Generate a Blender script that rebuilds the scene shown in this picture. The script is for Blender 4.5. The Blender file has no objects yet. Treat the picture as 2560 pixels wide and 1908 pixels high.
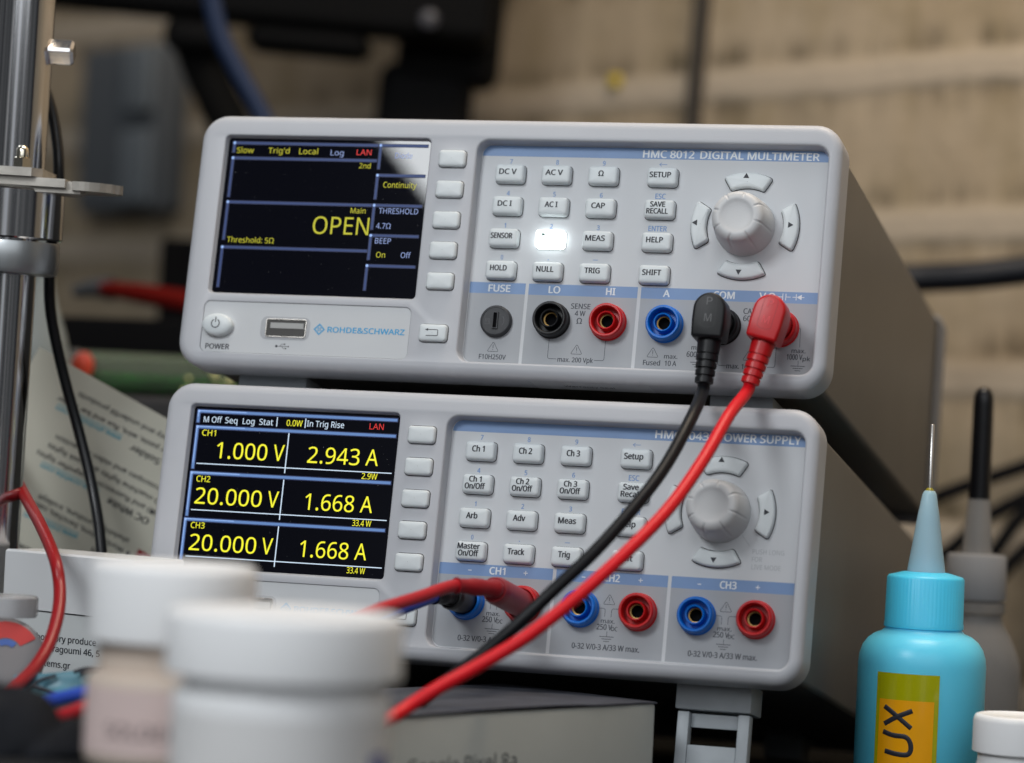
import bpy, bmesh, math, random, os
from math import sin, cos, pi, radians
from mathutils import Vector, Matrix
random.seed(7)
SC = bpy.context.scene
COL = SC.collection

# ------------------------------------------------------------------ camera
FPX = 7247.1                      # focal length in pixels of the 2560 px wide frame
CAM = Vector((0.384289, -0.908156, -0.018633))
RIGHT = Vector((0.95911048, 0.27897880, 0.04772761))
FWD = Vector((-0.28009882, 0.95979249, 0.01852084))
UP = Vector((-0.04064168, -0.03113198, 0.99868867))
cam_d = bpy.data.cameras.new('camera')
cam_d.sensor_width = 36.0
cam_d.lens = FPX / 2560 * 36.0
cam_d.clip_start = 0.02
cam_d.clip_end = 60
cam_d.dof.use_dof = True
cam_d.dof.focus_distance = 0.943
cam_d.dof.aperture_fstop = 6.8
cam_d.dof.aperture_blades = 9
cam = bpy.data.objects.new('camera', cam_d)
COL.objects.link(cam)
cam.matrix_world = Matrix(((RIGHT.x, UP.x, -FWD.x, CAM.x), (RIGHT.y, UP.y, -FWD.y, CAM.y),
                           (RIGHT.z, UP.z, -FWD.z, CAM.z), (0, 0, 0, 1)))
SC.camera = cam

# ------------------------------------------------------------------ light and exposure
W = bpy.data.worlds.new('World'); SC.world = W; W.use_nodes = True
def room_light():
    nt = W.node_tree; N = nt.nodes.new; L = nt.links.new
    tc = N('ShaderNodeTexCoord'); sp = N('ShaderNodeSeparateXYZ'); L(tc.outputs['Generated'], sp.inputs[0])
    az = N('ShaderNodeMath'); az.operation = 'ARCTAN2'; L(sp.outputs['Y'], az.inputs[0]); L(sp.outputs['X'], az.inputs[1])
    cb = N('ShaderNodeCombineXYZ'); L(az.outputs[0], cb.inputs[0])
    n = N('ShaderNodeTexNoise'); n.noise_dimensions = '1D'; n.inputs['Scale'].default_value = 2.6; n.inputs['Detail'].default_value = 2.5; L(az.outputs[0], n.inputs['W'])
    cr = N('ShaderNodeValToRGB'); e = cr.color_ramp.elements
    e[0].position = 0.40; e[0].color = (0.02, 0.022, 0.028, 1); e[1].position = 0.72; e[1].color = (0.75, 0.85, 1.0, 1)
    k = cr.color_ramp.elements.new(0.53); k.color = (0.11, 0.115, 0.12, 1); k = cr.color_ramp.elements.new(0.62); k.color = (0.42, 0.42, 0.42, 1)
    L(n.outputs['Fac'], cr.inputs[0])
    bg = nt.nodes['Background']; L(cr.outputs[0], bg.inputs[0]); bg.inputs[1].default_value = 0.72
room_light()

def area(name, loc, target, sx, sy, power, color):
    l = bpy.data.lights.new(name, 'AREA'); l.shape = 'RECTANGLE'; l.size = sx; l.size_y = sy
    l.energy = power; l.color = color
    o = bpy.data.objects.new(name, l); COL.objects.link(o)
    o.location = loc
    o.rotation_euler = (Vector(target) - Vector(loc)).to_track_quat('-Z', 'Y').to_euler()
    return o
bl_ = area('bench_lamp', (-0.153, -0.806, 0.560), (0.10, 0, 0.0), 0.25, 0.25, 3.5, (0.93, 0.97, 1.0))
bl_.rotation_euler = (bl_.rotation_euler.to_matrix() @ Matrix.Rotation(radians(45), 3, 'Z')).to_euler()
area('ceiling_lamp', (0.25, -0.35, 1.55), (0.1, 0.0, 0), 1.0, 0.7, 6.0, (0.95, 0.97, 1.0))
area('wall_lamp', (0.26, 0.10, 0.78), (0.22, 0.60, 0.0), 0.35, 0.25, 4.4, (1.0, 0.82, 0.62))
area('front_fill', (0.85, -2.5, 1.25), (0.1, 0, -0.02), 3.0, 1.7, 22.0, (0.92, 0.96, 1.0))  # added fill light from behind the camera, no such opening is known there

SC.view_settings.view_transform = 'Standard'
SC.view_settings.look = 'None'
SC.view_settings.exposure = 0.0
SC.view_settings.gamma = 1.0
SC.render.engine = 'CYCLES'
SC.cycles.use_denoising = True
SC.cycles.max_bounces = 8

# ------------------------------------------------------------------ helpers
def P(u, v, d):
    """the point of the place seen at photo pixel (u, v), d millimetres in front of the lens"""
    return CAM + RIGHT * ((u - 1280) / FPX * d * 0.001) + FWD * (d * 0.001) - UP * ((v - 954) / FPX * d * 0.001)

def lin(r, g, b):
    f = lambda c: (c / 255 / 12.92) if c / 255 <= 0.04045 else ((c / 255 + 0.055) / 1.055) ** 2.4
    return (f(r), f(g), f(b))

MATS = {}
def mat(name, color, rough=0.5, metal=0.0, spec=0.5, noise=0.0, nscale=200.0, bump=0.0, bscale=900.0,
        emit=None, estr=1.0, trans=0.0, sss=0.0, alpha=1.0, ior=1.45, coat=0.0, rvar=0.0):
    if name in MATS: return MATS[name]
    m = bpy.data.materials.new(name); m.use_nodes = True
    nt = m.node_tree; b = nt.nodes['Principled BSDF']
    c = tuple(color[:3]) + (1,)
    b.inputs['Base Color'].default_value = c
    b.inputs['Roughness'].default_value = rough
    b.inputs['Metallic'].default_value = metal
    b.inputs['Specular IOR Level'].default_value = spec
    b.inputs['IOR'].default_value = ior
    b.inputs['Transmission Weight'].default_value = trans
    b.inputs['Alpha'].default_value = alpha
    b.inputs['Coat Weight'].default_value = coat
    if sss:
        b.inputs['Subsurface Weight'].default_value = sss
        b.inputs['Subsurface Radius'].default_value = (0.006, 0.006, 0.006)
        b.inputs['Subsurface Scale'].default_value = 0.5
    if emit:
        b.inputs['Emission Color'].default_value = tuple(emit) + (1,)
        b.inputs['Emission Strength'].default_value = estr
    tc = nt.nodes.new('ShaderNodeTexCoord')
    if noise or rvar:
        n = nt.nodes.new('ShaderNodeTexNoise'); n.inputs['Scale'].default_value = nscale; n.inputs['Detail'].default_value = 5
        nt.links.new(tc.outputs['Object'], n.inputs['Vector'])
        if noise:
            r = nt.nodes.new('ShaderNodeMapRange')
            r.inputs['From Min'].default_value = 0.3; r.inputs['From Max'].default_value = 0.7
            r.inputs['To Min'].default_value = 1 - noise; r.inputs['To Max'].default_value = 1 + noise
            nt.links.new(n.outputs['Fac'], r.inputs['Value'])
            mx = nt.nodes.new('ShaderNodeMix'); mx.data_type = 'RGBA'; mx.blend_type = 'MULTIPLY'; mx.inputs[0].default_value = 1
            mx.inputs[6].default_value = c
            nt.links.new(r.outputs[0], mx.inputs[7]); nt.links.new(mx.outputs[2], b.inputs['Base Color'])
        if rvar:
            r = nt.nodes.new('ShaderNodeMapRange')
            r.inputs['From Min'].default_value = 0.3; r.inputs['From Max'].default_value = 0.7
            r.inputs['To Min'].default_value = max(0, rough - rvar); r.inputs['To Max'].default_value = rough + rvar
            nt.links.new(n.outputs['Fac'], r.inputs['Value']); nt.links.new(r.outputs[0], b.inputs['Roughness'])
    if bump:
        n2 = nt.nodes.new('ShaderNodeTexNoise'); n2.inputs['Scale'].default_value = bscale; n2.inputs['Detail'].default_value = 3
        nt.links.new(tc.outputs['Object'], n2.inputs['Vector'])
        bp = nt.nodes.new('ShaderNodeBump'); bp.inputs['Strength'].default_value = bump; bp.inputs['Distance'].default_value = 0.0002
        nt.links.new(n2.outputs['Fac'], bp.inputs['Height']); nt.links.new(bp.outputs['Normal'], b.inputs['Normal'])
    MATS[name] = m
    return m

def tag(o, label=None, cat=None, group=None, kind=None):
    if label: o['label'] = label
    if cat: o['category'] = cat
    if group: o['group'] = group
    if kind: o['kind'] = kind
    return o

def empty(name, loc=(0, 0, 0), rx=0.0):
    e = bpy.data.objects.new(name, None); COL.objects.link(e)
    e.empty_display_size = 0.02
    e.location = loc; e.rotation_euler = (rx, 0, 0)
    return e

class MB:
    """collects geometry in millimetres, builds one mesh object in metres"""
    def __init__(s): s.v = []; s.f = []; s.mi = []; s.cur = 0
    def add(s, vs, fs):
        o = len(s.v); s.v += [tuple(p) for p in vs]
        for f in fs: s.f.append([i + o for i in f]); s.mi.append(s.cur)
        return s
    def rings(s, rings, close=True, cap0=False, cap1=False):
        n = len(rings[0]); vs = [p for r in rings for p in r]; fs = []
        for k in range(len(rings) - 1):
            for i in range(n if close else n - 1):
                j = (i + 1) % n
                fs.append([k * n + i, k * n + j, (k + 1) * n + j, (k + 1) * n + i])
        if cap0: fs.append(list(range(n))[::-1])
        if cap1: fs.append([(len(rings) - 1) * n + i for i in range(n)])
        return s.add(vs, fs)
    def box(s, x0, y0, z0, x1, y1, z1):
        v = [(x0, y0, z0), (x1, y0, z0), (x1, y1, z0), (x0, y1, z0), (x0, y0, z1), (x1, y0, z1), (x1, y1, z1), (x0, y1, z1)]
        return s.add(v, [(0, 3, 2, 1), (4, 5, 6, 7), (0, 1, 5, 4), (1, 2, 6, 5), (2, 3, 7, 6), (3, 0, 4, 7)])
    def rbox(s, x0, y0, z0, x1, y1, z1, r, seg=3):
        b = bmesh.new(); bmesh.ops.create_cube(b, size=1)
        for v in b.verts: v.co = Vector(((x0 + x1) / 2 + v.co.x * (x1 - x0), (y0 + y1) / 2 + v.co.y * (y1 - y0), (z0 + z1) / 2 + v.co.z * (z1 - z0)))
        bmesh.ops.bevel(b, geom=list(b.edges), offset=r, segments=seg, profile=0.5, affect='EDGES')
        b.verts.ensure_lookup_table()
        for i, v in enumerate(b.verts): v.index = i
        s.add([v.co[:] for v in b.verts], [[v.index for v in f.verts] for f in b.faces]); b.free()
        return s
    def lathe(s, prof, origin=(0, 0, 0), axis=(0, 0, 1), n=40, mod=None, cap0=False, cap1=False):
        """prof: (radius, height) pairs along axis"""
        a = Vector(axis).normalized(); t = Vector((1, 0, 0)) if abs(a.x) < 0.9 else Vector((0, 1, 0))
        e1 = (t - a * t.dot(a)).normalized(); e2 = a.cross(e1); O = Vector(origin)
        R = []
        for r, h in prof:
            ring = []
            for i in range(n):
                th = 2 * pi * i / n
                rr, hh = (r, h) if mod is None else mod(r, h, th)
                ring.append(tuple(O + a * hh + (e1 * cos(th) + e2 * sin(th)) * rr))
            R.append(ring)
        return s.rings(R, True, cap0, cap1)
    def tube(s, pts, r, n=14, caps=True):
        pts = [Vector(p) for p in pts]
        rr = r if callable(r) else (lambda t: r)
        tang = []
        for i in range(len(pts)):
            a = pts[max(0, i - 1)]; b = pts[min(len(pts) - 1, i + 1)]
            tang.append((b - a).normalized())
        t0 = tang[0]; ref = Vector((0, 0, 1)) if abs(t0.z) < 0.8 else Vector((1, 0, 0))
        nrm = (ref - t0 * ref.dot(t0)).normalized(); R = []
        for i, p in enumerate(pts):
            t = tang[i]; nrm = (nrm - t * nrm.dot(t)).normalized(); bn = t.cross(nrm)
            q = rr(i / (len(pts) - 1))
            R.append([tuple(p + (nrm * cos(2 * pi * k / n) + bn * sin(2 * pi * k / n)) * q) for k in range(n)])
        return s.rings(R, True, caps, caps)
    def build(s, name, mats, parent=None, smooth=35, loc=None, recalc=True):
        me = bpy.data.meshes.new(name)
        me.from_pydata([(x * .001, y * .001, z * .001) for x, y, z in s.v], [], s.f)
        if not isinstance(mats, (list, tuple)): mats = [mats]
        for m in mats: me.materials.append(m)
        me.polygons.foreach_set('material_index', s.mi)
        if recalc:
            b = bmesh.new(); b.from_mesh(me)
            bmesh.ops.remove_doubles(b, verts=b.verts, dist=1e-7)
            bmesh.ops.recalc_face_normals(b, faces=b.faces)
            b.to_mesh(me); b.free()
        if smooth:
            me.polygons.foreach_set('use_smooth', [True] * len(me.polygons))
            me.set_sharp_from_angle(angle=radians(smooth))
        o = bpy.data.objects.new(name, me); COL.objects.link(o)
        if parent: o.parent = parent
        if loc is not None: o.location = loc
        return o

def spline(pts, n=12):
    """Catmull-Rom through the points"""
    pts = [Vector(p) for p in pts]; out = []
    q = [pts[0] * 2 - pts[1]] + pts + [pts[-1] * 2 - pts[-2]]
    for i in range(1, len(q) - 2):
        a, b, c, d = q[i - 1], q[i], q[i + 1], q[i + 2]
        for k in range(n):
            t = k / n
            out.append(0.5 * ((2 * b) + (c - a) * t + (2 * a - 5 * b + 4 * c - d) * t * t + (3 * b - a - 3 * c + d) * t ** 3))
    out.append(pts[-1]); return out

class RR(list):
    a = None
def rrect(x0, z0, x1, z1, r, n=6):
    """rounded rectangle outline, counter-clockwise, (x, z) pairs"""
    r = min(r, (x1 - x0) / 2 - 1e-4, (z1 - z0) / 2 - 1e-4)
    o = []
    for cx, cz, a0 in ((x1 - r, z1 - r, 0), (x0 + r, z1 - r, pi / 2), (x0 + r, z0 + r, pi), (x1 - r, z0 + r, 1.5 * pi)):
        for k in range(n + 1):
            a = a0 + pi / 2 * k / n
            o.append((cx + r * cos(a), cz + r * sin(a)))
    o = RR(o); o.a = (x0, z0, x1, z1, r, n)
    return o

def inset(poly, d):
    n = len(poly); o = []
    if isinstance(poly, RR): return rrect(poly.a[0] + d, poly.a[1] + d, poly.a[2] - d, poly.a[3] - d, max(0.12, poly.a[4] - d), poly.a[5])
    for i in range(n):
        a, b, c = poly[i - 1], poly[i], poly[(i + 1) % n]
        e1 = Vector((b[0] - a[0], b[1] - a[1])); e2 = Vector((c[0] - b[0], c[1] - b[1]))
        if e1.length < 1e-9: e1 = e2
        if e2.length < 1e-9: e2 = e1
        n1 = Vector((-e1.y, e1.x)).normalized(); n2 = Vector((-e2.y, e2.x)).normalized()
        m = (n1 + n2); m = m / max(0.3, m.dot(n1)) if m.length > 1e-6 else n1
        o.append((b[0] + m.x * d, b[1] + m.y * d))
    return o

def at_y(poly, y): return [(x, y, z) for x, z in poly]

def fillet_stack(poly, y_base, y_top, r, n=4, draft=0.0):
    """rings from base to top with a rounded front edge (top is towards -y)"""
    h = abs(y_base - y_top)
    R = [at_y(poly, y_base)]
    for k in range(n + 1):
        a = pi / 2 * k / n
        R.append(at_y(inset(poly, draft + r * (1 - cos(a))), y_top + r * (1 - sin(a))))
    return R

def plate(poly, y, name, m, parent):
    b = MB(); b.add(at_y(poly, y), [list(range(len(poly)))]); return b.build(name, m, parent, smooth=0)

def rect(x0, z0, x1, z1): return [(x0, z0), (x1, z0), (x1, z1), (x0, z1)]

# ---- lettering: every legend is real flat lettering lying on its part
FONT = None
try:
    FONT = bpy.data.fonts.load(os.path.join(bpy.utils.resource_path('LOCAL'), 'datafiles', 'fonts', 'NotoSansMath-Regular.woff2'))
except Exception:
    FONT = None
def glyphs(s, bold=0.0):
    c = bpy.data.curves.new('lettering', 'FONT'); c.body = s; c.size = 1.0; c.offset = 0; c.resolution_u = 3
    if FONT: c.font = FONT
    o = bpy.data.objects.new('lettering', c); COL.objects.link(o)
    dg = bpy.context.evaluated_depsgraph_get(); e = o.evaluated_get(dg)
    me = e.to_mesh()
    vs = [v.co.copy() for v in me.vertices]; fs = [list(p.vertices) for p in me.polygons]
    e.to_mesh_clear(); bpy.data.objects.remove(o); bpy.data.curves.remove(c)
    return vs, fs
_cap = [None]
def cap_h():
    if _cap[0] is None:
        v, _ = glyphs('H'); _cap[0] = max(p.y for p in v) - min(p.y for p in v)
    return _cap[0]
def text2d(s, x0, x1, z, cap, bold=0.0, align='fit', ratio=0.82):
    """returns flat lettering: (x, z) points, faces. fit: spans x0..x1; c/l/r: anchored at x0 with the given width ratio. z = cap centre"""
    v, f = glyphs(s, bold)
    if not v: return [], []
    a = min(p.x for p in v); b = max(p.x for p in v); k = cap / cap_h()
    if align == 'fit': sx = (x1 - x0) / (b - a); ox = x0
    else:
        sx = k * ratio; w = (b - a) * sx
        ox = x0 - w / 2 if align == 'c' else x0 - w if align == 'r' else x0
    return [(ox + (p.x - a) * sx, z + p.y * k - cap / 2) for p in v], f
def layers(bold, cap):
    if bold <= 0: return [(0, 0)]
    d = cap * min(.055, .022 + bold * 1.4)
    return [(-d, 0), (d, 0), (0, d * .6), (0, -d * .6)]
class Ink:
    """flat print on a plane y = const of a device"""
    def __init__(s, y): s.b = MB(); s.y = y
    def t(s, txt, x0, x1, z, cap, bold=0.0, align='fit', ratio=0.82):
        p, f = text2d(txt, x0, x1, z, cap, bold, align, ratio)
        for k, (dx, dz) in enumerate(layers(bold, cap)): s.b.add([(x + dx, s.y - .004 * k, zz + dz) for x, zz in p], f)
        return s
    def r(s, x0, z0, x1, z1): s.b.add(at_y(rect(x0, z0, x1, z1), s.y), [[0, 1, 2, 3]]); return s
    def poly(s, pts): s.b.add(at_y(pts, s.y), [list(range(len(pts)))]); return s
    def line(s, pts, w, closed=False):
        n = len(pts); L = []; Rr = []
        for i in range(n):
            a = pts[i - 1] if (i > 0 or closed) else pts[i]; c = pts[(i + 1) % n] if (i < n - 1 or closed) else pts[i]; b = pts[i]
            d1 = Vector((b[0] - a[0], b[1] - a[1])); d2 = Vector((c[0] - b[0], c[1] - b[1]))
            if d1.length < 1e-9: d1 = d2
            if d2.length < 1e-9: d2 = d1
            n1 = Vector((-d1.y, d1.x)).normalized(); n2 = Vector((-d2.y, d2.x)).normalized(); m = n1 + n2; m = m / max(0.4, m.dot(n1))
            L.append((b[0] + m.x * w / 2, b[1] + m.y * w / 2)); Rr.append((b[0] - m.x * w / 2, b[1] - m.y * w / 2))
        for i in range(n if closed else n - 1):
            j = (i + 1) % n
            s.b.add(at_y([L[i], L[j], Rr[j], Rr[i]], s.y), [[0, 1, 2, 3]])
        return s
    def arc(s, cx, cz, r, a0, a1, w, n=20):
        return s.line([(cx + r * cos(radians(a0 + (a1 - a0) * k / n)), cz + r * sin(radians(a0 + (a1 - a0) * k / n))) for k in range(n + 1)], w)
    def done(s, name, m, parent): return s.b.build(name, m, parent, smooth=0)

# ------------------------------------------------------------------ materials
PL = mat('light_grey_plastic', (0.51, 0.52, 0.55), 0.42, noise=0.03, nscale=60, bump=0.25, bscale=2600, rvar=0.05)
PLD = mat('grey_plastic_foot', (0.46, 0.50, 0.53), 0.45, noise=0.04, bump=0.2, bscale=2000)
PANEL = mat('faceplate_film', (0.61, 0.625, 0.645), 0.5, noise=0.015, nscale=40, bump=0.12, bscale=3500)
FIELD = mat('faceplate_grey_ink', (0.37, 0.385, 0.41), 0.45, noise=0.02, nscale=60, bump=0.1, bscale=3500)
BAND = mat('faceplate_blue_ink', lin(120, 150, 193), 0.45, noise=0.03, nscale=150, bump=0.1, bscale=3500)
PALE = mat('pale_print', (0.76, 0.79, 0.82), 0.5)
KEYM = mat('key_rubber', (0.70, 0.745, 0.76), 0.4, sss=0.15, noise=0.015)
GAP = mat('painted_gap_shade', (0.02, 0.02, 0.022), 0.7)  # near-black colour painting in the shaded gap around each key
INKB = mat('black_print', (0.018, 0.02, 0.03), 0.5)
INKG = mat('dark_grey_print', (0.055, 0.06, 0.075), 0.5)
INKBL = mat('blue_print', lin(125, 155, 200), 0.5)
INKPG = mat('pale_grey_print', (0.45, 0.47, 0.49), 0.5)
CYAN = mat('cyan_logo_print', lin(70, 165, 215), 0.5)
METALCASE = mat('painted_steel_case', (0.135, 0.129, 0.121), 0.40, noise=0.06, nscale=30, bump=0.15, bscale=1500, spec=0.6)
DARKP = mat('dark_plastic', (0.05, 0.052, 0.055), 0.5, noise=0.1)
GLASS = mat('screen_glass', (0.003, 0.003, 0.005), 0.02, spec=0.55, emit=(0.10, 0.16, 0.42), estr=0.004)
YEL1 = mat('screen_yellow_dim', (0, 0, 0), emit=lin(200, 196, 20), estr=0.85)
YEL2 = mat('screen_yellow', (0, 0, 0), emit=lin(255, 250, 40), estr=1.0)
SBL = mat('screen_blue', (0, 0, 0), emit=lin(52, 84, 155), estr=0.5)
SBLG = mat('screen_blue_glow', (0, 0, 0), emit=lin(24, 42, 95), estr=0.6)
SBH = mat('screen_blue_bright', (0, 0, 0), emit=lin(160, 195, 255), estr=0.9)
SBM = mat('screen_blue_mid', (0, 0, 0), emit=lin(98, 136, 196), estr=0.9)
SWH = mat('screen_white', (0, 0, 0), emit=lin(215, 235, 255), estr=1.0)
SWB = mat('screen_pale_blue', (0, 0, 0), emit=lin(150, 170, 225), estr=0.8)
SRED = mat('screen_red', (0, 0, 0), emit=lin(235, 40, 35), estr=0.85)
LIT = mat('lit_key', (0.8, 0.8, 0.8), 0.4, emit=(0.9, 1.0, 1.0), estr=3.0)
JRED = mat('red_plastic', lin(196, 22, 28), 0.35, spec=0.5, noise=0.05, bump=0.06, bscale=1500)
JBLUE = mat('blue_plastic', lin(0, 108, 205), 0.35, noise=0.05, bump=0.06, bscale=1500)
JBLK = mat('black_plastic', (0.009, 0.0095, 0.011), 0.42, spec=0.35, noise=0.1, bump=0.1, bscale=1500)
BRASS = mat('brass', (0.30, 0.19, 0.07), 0.4, metal=1.0)
DARKIN = mat('socket_bore', (0.003, 0.003, 0.004), 0.8, spec=.1)
SILIR = mat('red_silicone', lin(222, 20, 34), 0.42, spec=0.45, noise=0.04, nscale=300)
SILIB = mat('black_silicone', (0.007, 0.008, 0.010), 0.42, spec=0.28, noise=0.1, nscale=300)
SILIBL = mat('blue_silicone', lin(52, 84, 190), 0.45)
STEEL = mat('usb_steel', (0.55, 0.52, 0.48), 0.28, metal=1.0, rvar=0.08)
WHITEP = mat('white_tongue', (0.75, 0.75, 0.75), 0.5)

# ================================================================== the setting
# wall of rough stone blocks, receding to the left
WD_R = P(2350, 900, 1480); wdir = (RIGHT * -0.66 + FWD * 0.75); wdir.z = 0; wdir.normalize()
def wall_mat():
    m = bpy.data.materials.new('rough_block_masonry'); m.use_nodes = True; nt = m.node_tree; b = nt.nodes['Principled BSDF']
    N = nt.nodes.new; L = nt.links.new
    tc = N('ShaderNodeTexCoord'); sp = N('ShaderNodeSeparateXYZ'); L(tc.outputs['Object'], sp.inputs[0])
    def math_(op, a, bb=None, c=None):
        n = N('ShaderNodeMath'); n.operation = op
        for i, q in enumerate((a, bb, c)):
            if q is None: continue
            if hasattr(q, 'is_linked') or hasattr(q, 'links'): L(q, n.inputs[i])
            else: n.inputs[i].default_value = q
        return n.outputs[0]
    def noise(scale, vec, det=4, rough=0.6):
        n = N('ShaderNodeTexNoise'); n.inputs['Scale'].default_value = scale; n.inputs['Detail'].default_value = det; n.inputs['Roughness'].default_value = rough
        L(vec, n.inputs['Vector']); return n.outputs['Fac']
    def mapped(sx, sy, sz):
        n = N('ShaderNodeMapping'); n.inputs['Scale'].default_value = (sx, sy, sz); L(tc.outputs['Object'], n.inputs['Vector']); return n.outputs[0]
    def mr(v, a, bb, c=0, d=1):
        n = N('ShaderNodeMapRange'); n.interpolation_type = 'SMOOTHSTEP'
        for i, q in zip(('From Min', 'From Max', 'To Min', 'To Max'), (a, bb, c, d)): n.inputs[i].default_value = q
        L(v, n.inputs['Value']); return n.outputs[0]
    wob = noise(9, tc.outputs['Object'])
    z = math_('ADD', sp.outputs['Z'], math_('MULTIPLY', math_('SUBTRACT', wob, 0.5), 0.012))
    z = math_('ADD', z, WALL_PHASE)
    fr = math_('FRACT', math_('DIVIDE', z, 0.0795))
    mort = math_('ADD', mr(fr, 0.80, 0.90), mr(fr, 0.0, 0.12, 1, 0)); mort = math_('MINIMUM', mort, 1.0)
    streak = noise(1, mapped(42, 42, 7), 4, 0.7)
    ends = math_('ADD', mr(fr, 0.10, 0.30, 1, 0), mr(fr, 0.58, 0.8, 0, 0.75))
    dark = math_('MULTIPLY', mr(streak, 0.42, 0.62), math_('ADD', math_('MULTIPLY', ends, 0.95), 0.18))
    dark = math_('MULTIPLY', math_('MINIMUM', dark, 1.0), math_('SUBTRACT', 1.0, mort))
    dark = math_('MULTIPLY', dark, mr(noise(3.5, mapped(1, 1, 3)), 0.32, 0.66, 0.3, 1.0))
    big = noise(6, tc.outputs['Object']); 
    mix = lambda f, a, bb: _mix(nt, f, a, bb)
    col = mix(mr(big, 0.3, 0.7), (0.40, 0.31, 0.205), (0.50, 0.405, 0.29))
    col = mix(mr(noise(22, mapped(1, 1, 0.5)), 0.42, 0.72), col, (0.34, 0.265, 0.16))
    col = mix(mr(noise(3.2, mapped(1, 1, 2.2), 3), 0.5, 0.7), col, (0.30, 0.245, 0.17))
    col = mix(dark, col, (0.13, 0.10, 0.058))
    col = mix(math_('MULTIPLY', mort, 0.85), col, (0.52, 0.435, 0.335))
    L(col, b.inputs['Base Color']); b.inputs['Roughness'].default_value = 0.9
    bp = N('ShaderNodeBump'); bp.inputs['Strength'].default_value = 0.35; bp.inputs['Distance'].default_value = 0.004
    L(math_('SUBTRACT', math_('ADD', noise(60, tc.outputs['Object']), mort), dark), bp.inputs['Height']); L(bp.outputs[0], b.inputs['Normal'])
    return m
def _mix(nt, f, a, b):
    n = nt.nodes.new('ShaderNodeMix'); n.data_type = 'RGBA'
    for i, q in ((0, f), (6, a), (7, b)):
        if isinstance(q, tuple): n.inputs[i].default_value = q + (1,)
        elif isinstance(q, float): n.inputs[i].default_value = q
        else: nt.links.new(q, n.inputs[i])
    return n.outputs[2]
WALL_PHASE = 0.056
wb = MB(); wb.box(-1600, 0, -700, 2600, 120, 1400)     # local x runs along the wall to the left
wall = wb.build('block_wall', wall_mat(), smooth=0)
ang = math.atan2(wdir.y, wdir.x)
wall.matrix_world = Matrix.Translation(Vector((WD_R.x, WD_R.y, 0))) @ Matrix.Rotation(ang, 4, 'Z') @ Matrix.Diagonal((1, -1, 1, 1))
tag(wall, kind='structure')

BENCH_Z = -144.0
bm_ = MB(); bm_.box(-1500, -420, BENCH_Z - 30, 1500, 1600, BENCH_Z)
bench = bm_.build('bench_top', mat('black_bench_mat', (0.016, 0.017, 0.019), 0.8, noise=0.15, nscale=40, bump=0.3, bscale=400, spec=.08), smooth=0)
tag(bench, kind='structure')

# ================================================================== the two instruments
TILT = -radians(10)
COLX = (110.67, 126.64, 142.67, 162.71); ROWZ = (69.87, 58.92, 47.88, 36.91)
KZ = (73.56, 63.01, 52.46, 42.06, 31.54)
KNOB = (191.3, 54.3)
def key_mesh(poly, yb, yt, r, gap=0.17):
    b = MB(); b.cur = 0
    R = fillet_stack(poly, yb + 0.6, yt, r, 4, 0.15)
    last = inset(poly, 0.15 + r); cx = sum(p[0] for p in last) / len(last); cz = sum(p[1] for p in last) / len(last)
    # slightly crowned top: rings shrinking to the middle
    for q, dy in ((.75, -.05), (.4, -.09), (.02, -.1)):
        R.append(at_y([(cx + (x - cx) * q, cz + (z - cz) * q) for x, z in last], yt + dy))
    b.rings(R)
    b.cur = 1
    b.add(at_y(inset(poly, -gap), yb - 0.02), [list(range(len(poly)))])  # dark rim plate in place of a modelled gap and its shade
    return b

def sector(cx, cz, r0, r1, a, half0, half1, rc=1.1):
    pts = []
    for k in range(13):
        t = a + half1 - 2 * half1 * k / 12; pts.append((cx + r1 * cos(radians(t)), cz + r1 * sin(radians(t))))
    for k in range(13):
        t = a - half0 + 2 * half0 * k / 12; pts.append((cx + r0 * cos(radians(t)), cz + r0 * sin(radians(t))))
    pts = pts[::-1]
    # round the four corners by repeated corner cutting of the long jumps
    out = []
    n = len(pts)
    for i in range(n):
        p = Vector(pts[i]); a_ = Vector(pts[i - 1]); c_ = Vector(pts[(i + 1) % n])
        d1 = (a_ - p); d2 = (c_ - p)
        if d1.length > 2.2 or d2.length > 2.2:
            q1 = p + d1.normalized() * min(rc, d1.length * .45); q2 = p + d2.normalized() * min(rc, d2.length * .9)
            for k in range(5):
                t = k / 4; out.append(tuple((q1 * (1 - t) ** 2) + p * (2 * t * (1 - t)) + q2 * t * t))
        else: out.append(tuple(p))
    return out

def rings_to_face(b, outer, holes, y):
    """flat face y=const between an outer outline and holes (triangulated)"""
    from mathutils.geometry import tessellate_polygon
    loops = [[Vector((x, z, 0)) for x, z in outer]] + [[Vector((x, z, 0)) for x, z in h] for h in holes]
    tris = tessellate_polygon(loops)
    flat = [p for l in loops for p in l]
    b.add([(p.x, y, p.y) for p in flat], [list(t) for t in tris])

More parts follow.
